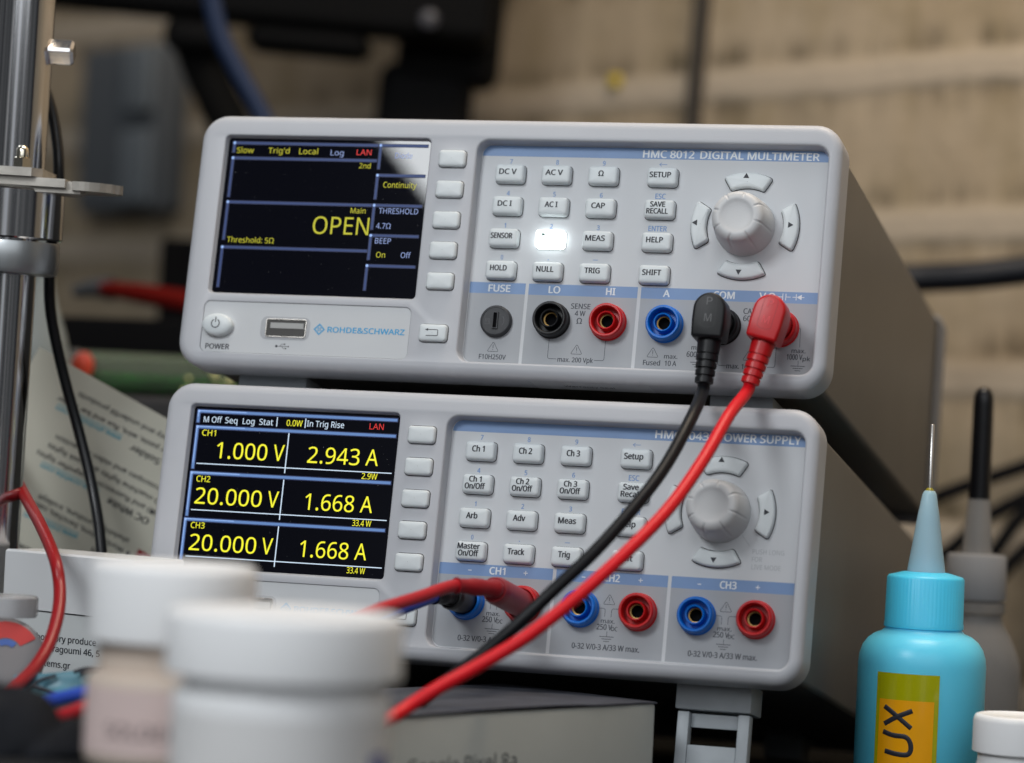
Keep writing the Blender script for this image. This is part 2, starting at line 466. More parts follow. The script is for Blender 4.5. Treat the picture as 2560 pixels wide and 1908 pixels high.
SCR = (9.3, 25.2, 83.0, 80.6); PAN = (99.4, 5.05, 217.7, 80.6); SUB = (8.6, 4.8, 82.35, 22.45)
BD = 15.5
def bezel(parent):
    outer = rrect(0, 0, 222, 88, 9, 8)
    b = MB()
    r = 3.2
    R = []
    for k in range(8):
        a = pi / 2 * k / 7
        R.append(at_y(inset(outer, r * (1 - sin(a))), r * (1 - cos(a))))
    R.append(at_y(outer, BD - 0.6)); R.append(at_y(inset(outer, 0.6), BD)); R.append(at_y(inset(outer, 7), BD))
    b.rings(R)
    hs = [rrect(*SCR, 1.6), rrect(*PAN, 4.0), rrect(*SUB, 2.2)]
    front = []
    for h, dep, dr, fr in zip(hs, (2.6, 5.6, 0.9), (0.75, 0.45, 0.0), (0.6, 0.8, 0.15)):
        rim = inset(h, -fr * 0.9); front.append(rim)
        Q = []
        for k in range(5):
            a = pi / 2 * k / 4
            Q.append(at_y(inset(h, -fr * 0.9 * (1 - sin(a))), fr * (1 - cos(a))))
        Q.append(at_y(inset(h, dr), dep))
        b.rings(Q)
    rings_to_face(b, inset(outer, r), front, 0.0)
    return b.build('bezel', PL, parent, smooth=30)

def lathe_y(b, prof, x, z, n=40, mod=None, cap0=False, cap1=False):
    """prof: (radius, y)"""
    return b.lathe([(r, y) for r, y in prof], (x, 0, z), (0, 1, 0), n, mod, cap0, cap1)

def jack(parent, x, z, m):
    b = MB(); yf = 0.5
    lathe_y(b, [(6.15, 5.0), (6.15, 4.4), (5.85, 4.2), (5.8, yf + .9), (5.65, yf + .35), (5.3, yf), (4.9, yf), (4.6, yf + .3), (4.5, yf + .9), (4.45, 4.85),
                (3.25, 4.85), (3.2, yf + 1.0), (3.1, yf + .55), (2.9, yf + .35), (2.6, yf + .45), (2.45, yf + .9), (2.42, 4.85)], x, z)
    j = b.build('socket', m, parent, smooth=40)
    c = MB(); lathe_y(c, [(2.41, 3.3), (2.0, 3.4), (1.95, 4.8)], x, z, 28)
    c.cur = 1; lathe_y(c, [(1.95, 4.8), (0.01, 4.8)], x, z, 28)
    c.build('contact', [BRASS, DARKIN], j, smooth=40)
    return j

def knob(parent):
    b = MB(); x, z = KNOB
    prof = [(9.9, 5.0), (9.85, 3.5), (9.55, 1.0), (9.15, -2.5), (8.8, -5.5), (8.55, -7.2), (8.2, -8.3), (7.6, -9.1), (6.9, -9.45), (6.2, -9.55), (5.6, -9.52), (5.3, -9.45),
            (4.9, -9.3), (4.2, -9.16), (3.0, -9.06), (1.5, -9.01), (0.05, -9.0)]
    def mod(r, h, th):
        w = ((th - 0.25) % (pi / 4)); w = min(w, pi / 4 - w) * r
        g = math.exp(-(w / 0.36) ** 4)
        if -9.5 <= h < 2 and r > 5.9:
            dep = 0.34 * g * (1 if r < 9.0 else 0.6 if r < 9.3 else 0.3)
            k = min(1.0, max(0.0, (r - 6.0) / 1.0))
            return r - dep * 0.75 * (1 if h > -9 else .6), h + dep * 0.9 * (1 if r < 8.3 else 0.3) * (k if r < 7 else 1)
        return r, h
    lathe_y(b, prof, x, z, 256, mod)
    return b.build('rotary_knob', mat('knob_plastic', (0.62, 0.625, 0.63), 0.4, bump=0.12, bscale=2500), parent, smooth=50)

def tri(cx, cz, s, d):
    a = {'u': 90, 'd': 270, 'l': 180, 'r': 0}[d]
    return [(cx + s * cos(radians(a + q)), cz + s * sin(radians(a + q))) for q in (0, 120, 240)]

def warn(ink, cx, cz):
    h = 1.95
    p = [(cx, cz + h), (cx - 1.95, cz - 1.35), (cx + 1.95, cz - 1.35)]
    o = []
    for i in range(3):
        a = Vector(p[i - 1]); b = Vector(p[i]); c = Vector(p[(i + 1) % 3])
        q1 = b + (a - b).normalized() * 0.55; q2 = b + (c - b).normalized() * 0.55
        for k in range(5):
            t = k / 4; o.append(tuple(q1 * (1 - t) ** 2 + b * 2 * t * (1 - t) + q2 * t * t))
    ink.line(o, 0.16, True); ink.r(cx - .1, cz - .25, cx + .1, cz + .95); ink.r(cx - .11, cz - .8, cx + .11, cz - .55)

def gnd(ink, cx, zt):
    ink.line([(cx, zt + 1.7), (cx, zt)], .16)
    for k, w in enumerate((2.35, 1.6, 0.95)): ink.line([(cx - w, zt - k * .75), (cx + w, zt - k * .75)], .2)

def corner(ink, pts, r, w):
    """polyline with rounded corners"""
    o = [pts[0]]
    for i in range(1, len(pts) - 1):
        a, b, c = Vector(pts[i - 1]), Vector(pts[i]), Vector(pts[i + 1])
        q1 = b + (a - b).normalized() * r; q2 = b + (c - b).normalized() * r
        for k in range(6):
            t = k / 5; o.append(tuple(q1 * (1 - t) ** 2 + b * 2 * t * (1 - t) + q2 * t * t))
    o.append(pts[-1]); ink.line(o, w)

def foot_block(parent, x0, x1, name='foot'):
    b = MB(); b.rbox(x0, 19, -6.4, x1, 38, 1.0, 0.5, 2)
    return b.build(name, PLD, parent)

def unit(kind, loc, label):
    dmm = kind == 'dmm'
    root = empty('digital_multimeter' if dmm else 'power_supply', loc, TILT)
    tag(root, label, 'multimeter' if dmm else 'power supply')
    bz = bezel(root)
    # housing
    b = MB()
    o = rrect(3.4, 3.2, 218.6, 84.6, 2.0, 4)
    b.rings([at_y(o, BD - 4), at_y(o, 272)], True, False, True)
    b.build('housing', METALCASE, root, smooth=30)
    b = MB(); o2 = rrect(1.6, 1.4, 220.4, 86.4, 4, 5)
    b.rings([at_y(inset(o2, 1.2), 264.5), at_y(o2, 266.0), at_y(o2, 279), at_y(inset(o2, 1), 280)], True, False, True)
    b.build('rear_bumper', mat('rear_grey_plastic', (0.20, 0.205, 0.22), 0.5), root, smooth=40)
    # screen
    sc = plate(rrect(SCR[0] + .2, SCR[1] + .2, SCR[2] - .2, SCR[3] - .2, 1.2), 2.0, 'screen', GLASS, root)
    # faceplate
    fp = plate(rrect(PAN[0] + .2, PAN[1] + .2, PAN[2] - .2, PAN[3] - .2, 3.8), 5.0, 'faceplate', PANEL, root)
    x0, z0, x1, z1 = 100.1, 5.75, 217.1, 80.05
    r = 3.2
    full = rrect(x0, z0, x1, z1, r, 6)
    top = [p for p in full if p[1] > 76.4]
    i = Ink(4.97); i.poly([(x1, 76.4)] + top + [(x0, 76.4)]); i.done('title_band', BAND, fp)
    div = ((119.35, 120.45), (157.45, 158.6)) if dmm else ((138.35, 139.5), (176.3, 177.45))
    xs = [x0, div[0][0], div[0][1], div[1][0], div[1][1], x1]
    i = Ink(4.97); j = Ink(4.97)
    for k in range(3):
        a, c = xs[2 * k], xs[2 * k + 1]
        i.r(a, 29.25, c, 33.0)
        lo = [(c, 29.25), (a, 29.25)]
        if k == 0: lo += [(p[0], p[1]) for p in full if p[0] < 110 and p[1] < 20] + [(c, z0)]
        elif k == 2: lo += [(a, z0)] + [p for p in full if p[0] > 210 and p[1] < 20]
        else: lo += [(a, z0), (c, z0)]
        j.poly(lo)
    i.done('socket_band', BAND, fp); j.done('socket_field', FIELD, fp)
    # sub panel bottom left
    sp = plate(rrect(SUB[0] + .12, SUB[1] + .12, SUB[2] - .12, SUB[3] - .12, 2.1), 0.35, 'port_panel', mat('port_panel_film', (0.60, 0.615, 0.63), 0.48, noise=0.02, nscale=50, bump=0.12, bscale=3000), root)
    # power button
    b = MB(); px, pz = 14.6, 13.9
    b.lathe([(1.0, 0.4), (1.0, -1.2), (.96, -1.9), (.88, -2.3), (.72, -2.6), (.4, -2.75), (.01, -2.8)], (px, 0, pz), (0, 1, 0), 40, lambda r, h, th: (r * 1.0, h))
    pb = MB()
    for v in b.v: pass
    pb.v = [(px + (v[0] - px) * 5.5, v[1], pz + (v[2] - pz) * 3.85) for v in b.v]; pb.f = b.f; pb.mi = b.mi
    pw = pb.build('power_button', KEYM, root, smooth=50)
    i = Ink(-2.86); i.arc(px - .1, pz + .1, 1.42, 118, 422, .32, 28); i.r(px - .26, pz + .5, px + .06, pz + 2.35); i.done('power_symbol', INKB, pw)
    i = Ink(0.30); i.t('POWER', 10.6, 19.15, 6.75, 1.75, 0.012)
    ux, uz = 38.1, 7.6
    i.line([(ux - 2.0, uz), (ux + 2.0, uz)], .14); i.line([(ux - .9, uz), (ux - .1, uz + .75), (ux + .7, uz + .75)], .13); i.line([(ux - .2, uz), (ux + .5, uz - .75), (ux + 1.1, uz - .75)], .13)
    for cx, cz, rr in ((ux - 2.1, uz, .42), (ux + .8, uz + .75, .26), (ux + 1.3, uz - .75, .24), (ux + 2.2, uz, .24)):
        i.poly([(cx + rr * cos(k * pi / 6), cz + rr * sin(k * pi / 6)) for k in range(12)])
    i.done('port_legend', INKB, sp)
    # maker's mark: diamond and name
    i = Ink(0.30); cx, cz = 50.6, 13.9; s = 1.85
    i.line([(cx + s, cz), (cx, cz + s), (cx - s, cz), (cx, cz - s)], .28, True)
    for q in (-.5, .5):
        i.line([(cx + q * s - s / 2 + .1, cz + s / 2 * (1) - abs(q) * 0 - .1 - (q + .5) * 0 + (0 if q < 0 else 0)), (cx + q * s + .02, cz)], .01)
    for dx, dz in ((0, .85), (0, -.85), (.85, 0), (-.85, 0)):
        q = .62; i.line([(cx + dx + q, cz + dz), (cx + dx, cz + dz + q), (cx + dx - q, cz + dz), (cx + dx, cz + dz - q)], .17, True)
    i.t('ROHDE&SCHWARZ', 53.6, 80.6, 13.95, 1.85, 0.022); i.done('maker_mark', CYAN, sp)
    # usb port
    b = MB(); o = rrect(29.7, 9.9, 47.2, 17.7, 2.2)
    b.add(at_y(o, 0.27), [list(range(len(o)))])
    up = b.build('usb_port', mat('usb_surround', (0.44, 0.45, 0.47), 0.5), root, smooth=0)
    b = MB(); o = rrect(31.9, 11.0, 45.7, 16.7, .5, 3)
    b.rings([at_y(inset(o, -.35), .22), at_y(inset(o, -.3), -.1), at_y(o, -.1), at_y(inset(o, .1), 0.2)]); b.build('usb_shell', STEEL, up)
    b = MB(); b.add(at_y(inset(o, .05), .18), [list(range(len(o)))]); b.build('usb_cavity', mat('usb_dark', (0.035, 0.032, 0.028), 0.4), up, smooth=0)
    b = MB(); b.box(33.2, 0.02, 13.7, 45.0, 0.16, 15.6); b.build('usb_tongue', mat('grey_tongue', (0.40, 0.40, 0.39), .5), up, smooth=0)
    # soft keys + return key
    for kz in KZ:
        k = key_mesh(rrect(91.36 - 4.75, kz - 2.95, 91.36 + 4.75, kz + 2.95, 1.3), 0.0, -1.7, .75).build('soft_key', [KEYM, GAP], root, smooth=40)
    kx, kz = 90.9, 13.9
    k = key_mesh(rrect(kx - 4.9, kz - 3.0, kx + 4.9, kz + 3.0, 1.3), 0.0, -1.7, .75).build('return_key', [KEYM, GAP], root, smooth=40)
    i = Ink(-1.86); corner(i, [(kx - 2.1, kz - 1.1), (kx + 1.9, kz - 1.1), (kx + 1.9, kz + .9), (kx - 1.6, kz + .9)], .35, .22); i.poly([(kx - 2.6, kz + .9), (kx - 1.5, kz + 1.35), (kx - 1.5, kz + .45)])
    i.done('return_symbol', INKB, k)
    # keypad
    if dmm:
        T = [['DC V', 'AC V', 'Ω', 'SETUP'], ['DC I', 'AC I', 'CAP', 'SAVE|RECALL'], ['SENSOR', '*', 'MEAS', 'HELP'], ['HOLD', 'NULL', 'TRIG', 'SHIFT']]
    else:
        T = [['Ch 1', 'Ch 2', 'Ch 3', 'Setup'], ['Ch 1|On/Off', 'Ch 2|On/Off', 'Ch 3|On/Off', 'Save|Recall'], ['Arb', 'Adv', 'Meas', 'Help'], ['Master|On/Off', 'Track', 'Trig', 'Shift']]
    cp = 1.8 if dmm else 1.9
    WD = {'DC V': 5.9, 'AC V': 5.85, 'Ω': 1.75, 'SETUP': 7.07, 'DC I': 4.75, 'AC I': 4.3, 'CAP': 4.5, 'SAVE': 4.95, 'RECALL': 7.1, 'SENSOR': 7.3, 'MEAS': 6.5, 'HELP': 5.5, 'HOLD': 5.6, 'NULL': 5.8,
          'TRIG': 5.1, 'SHIFT': 6.2, 'Ch 1': 4.1, 'Ch 2': 4.3, 'Ch 3': 4.3, 'Setup': 6.2, 'On/Off': 6.7, 'Save': 5.0, 'Recall': 6.3, 'Arb': 3.7, 'Adv': 4.0, 'Meas': 5.8, 'Help': 5.0, 'Master': 7.4, 'Track': 5.5, 'Trig': 3.8, 'Shift': 5.0}
    def word(i, q, x, z, c): i.t(q, x - WD[q] / 2, x + WD[q] / 2, z, c, .024)
    for rr in range(4):
        for c in range(4):
            x, z = COLX[c], ROWZ[rr]; s = T[rr][c]
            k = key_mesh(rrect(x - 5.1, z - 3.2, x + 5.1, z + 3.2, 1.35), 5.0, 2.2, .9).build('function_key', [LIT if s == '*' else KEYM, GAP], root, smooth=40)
            i = Ink(2.04)
            if s == '*':
                k['label'] = 'lit white key with diode symbol'
                i.poly([(x - 2.6, z + 1.95), (x - 2.6, z + .55), (x - 1.2, z + 1.25)]); i.line([(x - 3.1, z + 1.25), (x - .5, z + 1.25)], .14); i.r(x - 1.1, z + .5, x - .9, z + 2.0)
                i.done('legend', mat('lit_legend', (0.05, 0.12, 0.1), 0.5, emit=lin(60, 110, 100), estr=.2), k); continue
            if '|' in s:
                a, d = s.split('|'); word(i, a, x - .45, z + 1.45, cp * .95); word(i, d, x - .45, z - .85, cp * .95)
            else: word(i, s, x - .45, z + .5, cp)
            i.done('legend', INKB, k)
    # printed figures above the keys
    i = Ink(4.95)
    for rr, row in enumerate(('789', '456', '123')):
        for c in range(3): i.t(row[c], COLX[c] - .45, 0, ROWZ[rr] + (4.75 if not dmm else 4.72), 1.55, .015, 'c', .85)
    i.t('0', COLX[0] - .45, 0, ROWZ[3] + 4.75, 1.5, .006, 'c', .75)
    i.poly([(COLX[1] - .45 + .2 * cos(q * pi / 4), ROWZ[3] + 4.3 + .2 * sin(q * pi / 4)) for q in range(8)])
    i.r(COLX[2] - 1.3, ROWZ[3] + 4.6, COLX[2] + .4, ROWZ[3] + 4.82)
    ax = COLX[3] - .45
    i.line([(ax - 1.2, ROWZ[0] + 4.7), (ax + 1.3, ROWZ[0] + 4.7)], .2); i.line([(ax - .5, ROWZ[0] + 5.3), (ax - 1.25, ROWZ[0] + 4.7), (ax - .5, ROWZ[0] + 4.1)], .2)
    i.t('ESC', ax, 0, ROWZ[1] + 4.85, 1.75, .015, 'c', .85); i.t('ENTER', ax, 0, ROWZ[2] + 4.95, 1.75, .015, 'c', .85)
    i.done('key_figures', INKBL, fp)
    # knob and arrow keys
    knob(root)
    for d, a in (('u', 90), ('r', 0), ('d', 270), ('l', 180)):
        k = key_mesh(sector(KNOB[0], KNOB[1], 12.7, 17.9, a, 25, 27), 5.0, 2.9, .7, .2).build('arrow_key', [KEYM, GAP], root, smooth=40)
        rr = 15.9 if d in 'ud' else 15.6
        i = Ink(2.75); i.poly(tri(KNOB[0] - .5 + rr * cos(radians(a)), KNOB[1] + .4 + rr * sin(radians(a)), 1.15, d)); i.done('arrow', INKB, k)
    JX = (129.5, 148.6, 167.6, 186.6, 205.6); JZ = 20.75
    w = Ink(4.95); g = Ink(4.93); w2 = Ink(4.95)
    if dmm:
        w2.t('HMC 8012', 155.2, 172.4, 78.1, 2.5, .018); w2.t('DIGITAL MULTIMETER', 174.5, 213.9, 78.1, 2.5, .018)
        w.t('FUSE', 106.7, 114.1, 31.1, 2.3, .02); w.t('LO', 127.4, 131.2, 31.2, 2.3, .02); w.t('HI', 146.9, 149.9, 31.2, 2.3, .02); w.t('A', 166.1, 168.2, 31.2, 2.3, .02)
        w.t('COM', 182.8, 189.7, 31.25, 2.3, .02); w.t('V', 197.9, 200.0, 31.3, 2.3, .01); w.t('Ω', 200.8, 203.1, 31.3, 2.3, .01)
        w.line([(203.9, 31.3), (205.5, 31.3)], .22); w.r(205.4, 30.2, 205.65, 32.4); w.r(206.4, 30.2, 206.65, 32.4); w.line([(206.5, 31.3), (208.1, 31.3)], .22)
        w.line([(208.7, 31.3), (209.9, 31.3)], .22); w.r(209.8, 30.3, 210.05, 32.3); w.poly([(210.1, 31.3), (211.7, 32.2), (211.7, 30.4)]); w.line([(211.6, 31.3), (212.6, 31.3)], .22)
        warn(g, 110.2, 11.0); g.t('F10H250V', 105.7, 114.85, 7.85, 1.6, .006)
        g.t('SENSE', 135.5, 142.0, 25.9, 1.75, .008); g.t('4 W', 137.0, 140.5, 23.5, 1.7, .008); g.t('Ω', 137.8, 139.6, 21.0, 1.9, .008)
        corner(g, [(129.1, 15.5), (129.1, 8.0), (132.2, 8.0)], .8, .16); corner(g, [(148.2, 15.5), (148.2, 8.0), (144.9, 8.0)], .8, .16)
        warn(g, 138.7, 11.2); g.t('max. 200 Vpk', 132.6, 144.5, 7.9, 1.55, .008)
        warn(g, 164.3, 11.2); g.t('max.', 168.2, 172.6, 10.3, 1.4, .008); g.t('Fused', 161.4, 167.0, 8.0, 1.65, .008); g.t('10 A', 168.6, 172.4, 8.0, 1.65, .008)
        g.t('max.', 177.0, 181.3, 13.6, 1.4, .008); g.t('600 Vpk', 175.6, 183.0, 11.3, 1.75, .008); gnd(g, 179.3, 8.7); g.line([(179.9, 16.5), (179.9, 14.6)], .16)
        g.t('CAT II', 193.1, 199.2, 26.2, 1.8, .008); g.t('600 V', 193.2, 199.2, 23.8, 1.8, .008)
        corner(g, [(186.0, 14.0), (186.0, 8.0), (188.8, 8.0)], .8, .16); g.t('max. 1000 Vpk', 189.0, 202.0, 7.95, 1.55, .008); corner(g, [(204.75, 15.5), (204.75, 8.0), (202.3, 8.0)], .8, .16)
        warn(g, 196.0, 11.4)
        corner(g, [(210.0, 21.2), (212.1, 21.2), (212.3, 14.9)], .5, .16)
        g.t('max.', 209.8, 214.3, 13.75, 1.4, .01); g.t('1000 V', 208.4, 213.4, 11.7, 1.75, .01); g.t('pk', 213.6, 216.0, 11.2, 1.35, .01); gnd(g, 212.2, 8.75)
        jack(root, JX[0], JZ, JBLK); jack(root, JX[1], JZ, JRED); jack(root, JX[2], JZ, JBLUE); jack(root, JX[3], JZ, JBLK); jack(root, JX[4], JZ, JRED)
        # fuse holder
        b = MB(); fx, fz = 110.6, 19.7
        lathe_y(b, [(5.35, 5.0), (5.3, 3.6), (5.1, 3.2), (4.8, 3.0), (4.5, 3.0), (4.4, 3.15), (3.6, 3.15), (0.01, 3.15)], fx, fz, 40)
        fh = b.build('fuse_holder', mat('fuse_black', (0.035, 0.037, 0.042), 0.5, bump=0.2, bscale=1500), root, smooth=40)
        s = MB(); s.box(fx - .95, 2.62, fz - 2.7, fx - .62, 3.14, fz + 2.9); s.box(fx + .62, 2.62, fz - 2.7, fx + .95, 3.14, fz + 2.9); s.box(fx - .62, 2.62, fz + 2.6, fx + .62, 3.14, fz + 2.9); s.box(fx - .62, 2.62, fz - 2.7, fx + .62, 3.14, fz - 2.4)
        s.cur = 1; s.add(at_y(rect(fx - .62, fz - 2.4, fx + .62, fz + 2.6), 3.12), [[0, 1, 2, 3]])
        s.build('screwdriver_slot', [MATS['fuse_black'], DARKIN], fh)
        s = Ink(3.10); s.line([(fx - 3.4, fz - 1.2), (fx - 3.4, fz + .5), (fx - 1.9, fz + .5), (fx - 1.9, fz - 1.2)], .14, True); s.line([(fx - 3.0, fz - .8), (fx - 3.0, fz + .1), (fx - 2.3, fz + .1), (fx - 2.3, fz - .8)], .12)
        s.arc(fx + .6, fz, 2.4, -40, 40, .2, 10); s.done('fuse_mark', mat('fuse_grey', (0.09, 0.092, 0.1), 0.5), fh)
    else:
        w2.t('HMC8043', 168.1, 185.5, 78.4, 2.5, .018); w2.t('POWER SUPPLY', 188.5, 215.4, 78.4, 2.5, .018)
        for k, cx in enumerate((119.9, 158.0, 195.9)):
            w.t('CH%d' % (k + 1), cx - 2.7, cx + 2.5, 31.15, 2.3, .02)
            w.r(cx - 10.0, 30.75, cx - 8.8, 31.05); w.r(cx + 8.7, 30.85, cx + 10.1, 31.12); w.r(cx + 9.27, 30.3, cx + 9.53, 31.7)
            warn(g, cx - .2, 24.0)
            corner(g, [(cx - 3.9, 21.3), (cx - 1.3, 21.3), (cx - 1.3, 18.6)], .8, .16); corner(g, [(cx + 3.4, 21.3), (cx + .8, 21.3), (cx + .8, 18.6)], .8, .16)
            g.t('max.', cx - 2.4, cx + 2.1, 17.3, 1.35, .008); g.t('250 V', cx - 3.6, cx + 1.4, 15.35, 1.75, .008); g.t('DC', cx + 1.3, cx + 3.2, 14.9, 1.3, .008); gnd(g, cx - .1, 12.3)
            g.t('0-32 V/0-3 A/33 W max.', cx - 11.2, cx + 10.9, 8.85, 1.75, .008)
        for k, x in enumerate((129.5 - 19.05, 129.5, 148.6, 167.6, 186.6, 205.6)): jack(root, x, JZ, JRED if k % 2 else JBLUE)
        q = Ink(4.93); q.t('PUSH LONG', 202.7, 212.9, 42.3, 1.5, 0); q.t('FOR', 202.7, 206.0, 39.85, 1.5, 0); q.t('LIVE MODE', 202.75, 212.1, 37.4, 1.5, 0); q.line([(199.0, 47.3), (201.6, 44.0)], .16)
        q.done('knob_note', INKPG, fp)
    w2.done('title_lettering', PALE, fp); w.done('band_lettering', PALE, fp); g.done('socket_lettering', INKG, fp)
    # ---------------- the lit screen
    y1, y2, y3 = 1.985, 1.97, 1.955
    if dmm:
        gl = Ink(y1); ln = Ink(y2); hi = Ink(y3)
        bars = [(11.9, 78.4, 64.0, 74.9), (11.9, 73.05, 64.0, 59.1), (11.9, 57.5, 64.0, 44.1), (11.8, 41.65, 64.0, 27.5)] + \
               [(64.75, 78.45, 81.7, 70.0), (64.7, 68.0, 81.7, 59.5), (64.65, 57.55, 81.7, 49.0), (64.6, 47.1, 81.6, 38.5), (64.4, 36.65, 81.5, 28.0)]
        for x, z, xe, zb in bars:
            gl.r(x - .6, zb, x + .6, z - .6); gl.r(x - .6, z - .6, xe, z + .6)
            ln.r(x - .28, zb + .3, x + .3, z - .3); ln.r(x - .28, z - .28, xe - .3, z + .3)
            hi.poly([(x + .5 * cos(k * pi / 6), z + .5 * sin(k * pi / 6)) for k in range(12)])
        gl.done('line_glow', SBLG, sc); ln.done('grid_line', SBL, sc); hi.done('line_corner', SBH, sc)
        t = Ink(y3); t.t('Slow', 13.0, 19.2, 75.85, 1.95, 0); t.t("Trig'd", 24.5, 32.2, 75.9, 1.95, 0); t.t('Local', 35.7, 42.5, 75.85, 1.95, 0)
        t.t('2nd', 57.8, 61.9, 71.2, 1.8, 0); t.t('Main', 56.5, 61.85, 55.5, 1.85, 0); t.t('OPEN', 43.6, 63.6, 50.15, 6.0, 0); t.t('Threshold: 5Ω', 13.2, 30.2, 44.3, 1.9, 0)
        t.t('Continuity', 67.1, 78.9, 64.75, 1.95, 0); t.t('On', 67.2, 70.4, 40.5, 1.9, 0); t.done('yellow_readout', YEL1, sc)
        t = Ink(y3); t.t('Log', 47.1, 51.8, 75.6, 1.95, 0); t.t('Diode', 70.2, 76.3, 75.0, 1.95, .0); t.t('THRESHOLD', 66.5, 80.4, 55.7, 1.9, .0); t.t('4.7Ω', 66.1, 71.3, 50.5, 1.9, 0); t.t('BEEP', 66.3, 71.9, 45.3, 1.9, 0); t.t('Off', 75.9, 79.4, 40.6, 1.9, 0)
        t.done('pale_readout', SWB, sc)
        t = Ink(y3); t.t('LAN', 56.4, 61.7, 75.9, 1.95, 0); t.done('red_readout', SRED, sc)
    else:
        gl = Ink(y1); ln = Ink(y2); hi = Ink(y3)
        for x, z, xe, zb in [(11.5, 78.45, 81.6, 74.6), (11.55, 73.1, 81.6, 58.9), (11.4, 57.5, 81.5, 42.9), (11.15, 41.75, 81.2, 27.3)]:
            gl.r(x - .75, zb - .3, x + .75, z - .75); gl.r(x - .75, z - .75, xe + .3, z + .75)
            ln.r(x - .45, zb, x + .45, z - .45); ln.r(x - .45, z - .45, xe, z + .45)
            hi.poly([(x + .45 * cos(k * pi / 6), z + .45 * sin(k * pi / 6)) for k in range(12)]); hi.r(x + .1, z + .05, xe * .35, z + .3); hi.r(x - .3, zb + 2, x - .05, z)
        gl.done('line_glow', SBLG, sc); ln.done('grid_line', SBM, sc); hi.done('line_highlight', SBH, sc)
        t = Ink(y3)
        for k in range(3):
            o = -15.65 * k
            t.r(44.15, 58.9 + o, 44.5, 72.4 + o); t.r(12.7, 60.55 + o, 44.15, 60.85 + o); t.r(44.5, 60.55 + o, 81.5, 60.85 + o)
        t.r(39.5, 74.4, 39.8, 77.6); t.r(49.55, 74.4, 49.85, 77.6)
        for s, a, c in (('M Off', 13.5, 20.1), ('Seq', 21.2, 25.6), ('Log', 27.5, 31.7), ('Stat', 33.4, 38.3), ('In Trig Rise', 50.3, 63.3)): t.t(s, a, c, 75.75 if s != 'In Trig Rise' else 75.95, 2.0, 0)
        t.done('white_readout', SWH, sc)
        t = Ink(y3)
        t.t('0.0W', 43.1, 48.7, 75.85, 2.0, 0)
        for k, (a, xa, c, xc, d, xd) in enumerate((('1.000', 19.4, '2.943', 51.75, '2.9W', 71.3), ('20.000', 13.6, '1.668', 52.6, '33.4 W', 69.8), ('20.000', 13.5, '1.668', 52.6, '33.4 W', 69.6))):
            o = -15.65 * k
            t.t('CH%d' % (k + 1), 13.5 - .1 * k, 18.4 - .1 * k, 71.2 + o, 2.0, 0)
            t.t(a, xa, 37.4 - .1 * k, 65.5 + o, 5.4, 0); t.t('V', 39.6 - .2 * k, 43.4 - .2 * k, 65.6 + o, 5.4, 0)
            t.t(c, xc, 69.9 - .2 * k, 65.5 + o, 5.4, 0); t.t('A', 72.1 - .2 * k, 76.4 - .3 * k, 65.6 + o, 5.4, 0)
            t.t(d, xd, 76.7 - .4 * k, 59.35 + o, 2.0, 0)
        t.done('yellow_readout', YEL2, sc)
        t = Ink(y3); t.t('LAN', 72.2, 77.1, 76.0, 2.0, 0); t.done('red_readout', SRED, sc)
    rr_ = random.Random(3 if dmm else 8); db = MB()
    for q in range(70):
        cx, cz, r_ = rr_.uniform(11, 81), rr_.uniform(27, 78), rr_.choice((.05, .06, .07, .09, .13)); e_ = rr_.uniform(.4, 1); a_ = rr_.uniform(0, 3)
        db.add([(cx + r_ * (cos(t_) * cos(a_) - e_ * sin(t_) * sin(a_)), 1.94, cz + r_ * (cos(t_) * sin(a_) + e_ * sin(t_) * cos(a_))) for t_ in (0, 1.05, 2.1, 3.14, 4.2, 5.25)], [list(range(6))])
    d_ = db.build('dust', mat('dust_specks', (0.22, 0.22, 0.23), 0.9), sc, smooth=0); d_['kind'] = 'stuff'
    # ---------------- feet, legs, sticker
    if dmm:
        foot_block(root, 16.4, 41.2); foot_block(root, 181.3, 202.4)
        b = MB(); b.rbox(16.4, 236, -6.0, 41.2, 256, 2.5, .5, 2); b.build('foot', PLD, root)
        b = MB(); b.rbox(181.3, 236, -6.0, 205.5, 256, 2.5, .5, 2); b.build('foot', PLD, root)
        b = MB(); b.add([(124.3, 3.4, -.06), (164.2, 3.4, -.06), (164.2, 15.0, -.06), (124.3, 15.0, -.06)], [[0, 1, 2, 3]])
        sk = b.build('warranty_sticker', mat('sticker_film', (0.60, 0.61, 0.63), 0.35), root, smooth=0)
        p, f = text2d('Warranty Seal', 134.5, 151.5, 9.6, 2.1, .01)
        b = MB(); b.add([(x, 19.0 - z, -.1) for x, z in p], f)
        b.build('sticker_lettering', INKB, sk, smooth=0)
    else:
        for x0 in (17.5, 179.0):
            b = MB(); b.rbox(x0, 18, -7.6, x0 + 24.6, 36, 1.5, .6, 2); fb = b.build('foot', PLD, root)
            b = MB()
            # flip-out leg: two posts, an upper lip and a broad lower bar (a frame with a window)
            b.rbox(x0 + 1.2, 17.6, -46, x0 + 5.0, 23, -8.3, .4, 2); b.rbox(x0 + 20.8, 17.6, -46, x0 + 24.6, 23, -8.3, .4, 2)
            b.rbox(x0 + 5.02, 18.0, -46, x0 + 20.78, 22, -18.7, .4, 2)
            b.rbox(x0 + 5.02, 21.0, -13.0, x0 + 20.78, 23.5, -8.5, .3, 2)
            b.build('flip_leg', PLD, fb)
            b = MB(); xr = x0 - 13; b.rbox(xr, 238, -6.4, xr + 15, 258, 3.3, .8, 2); b.rbox(xr, 237, 1.5, xr + 4.6, 262, 7.5, 1.2, 2); b.rbox(xr + 10.2, 237, 1.5, xr + 14.8, 262, 7.5, 1.2, 2)
            b.build('rear_foot', mat('dark_grey_foot', (0.12, 0.125, 0.13), .55), root)
    return root

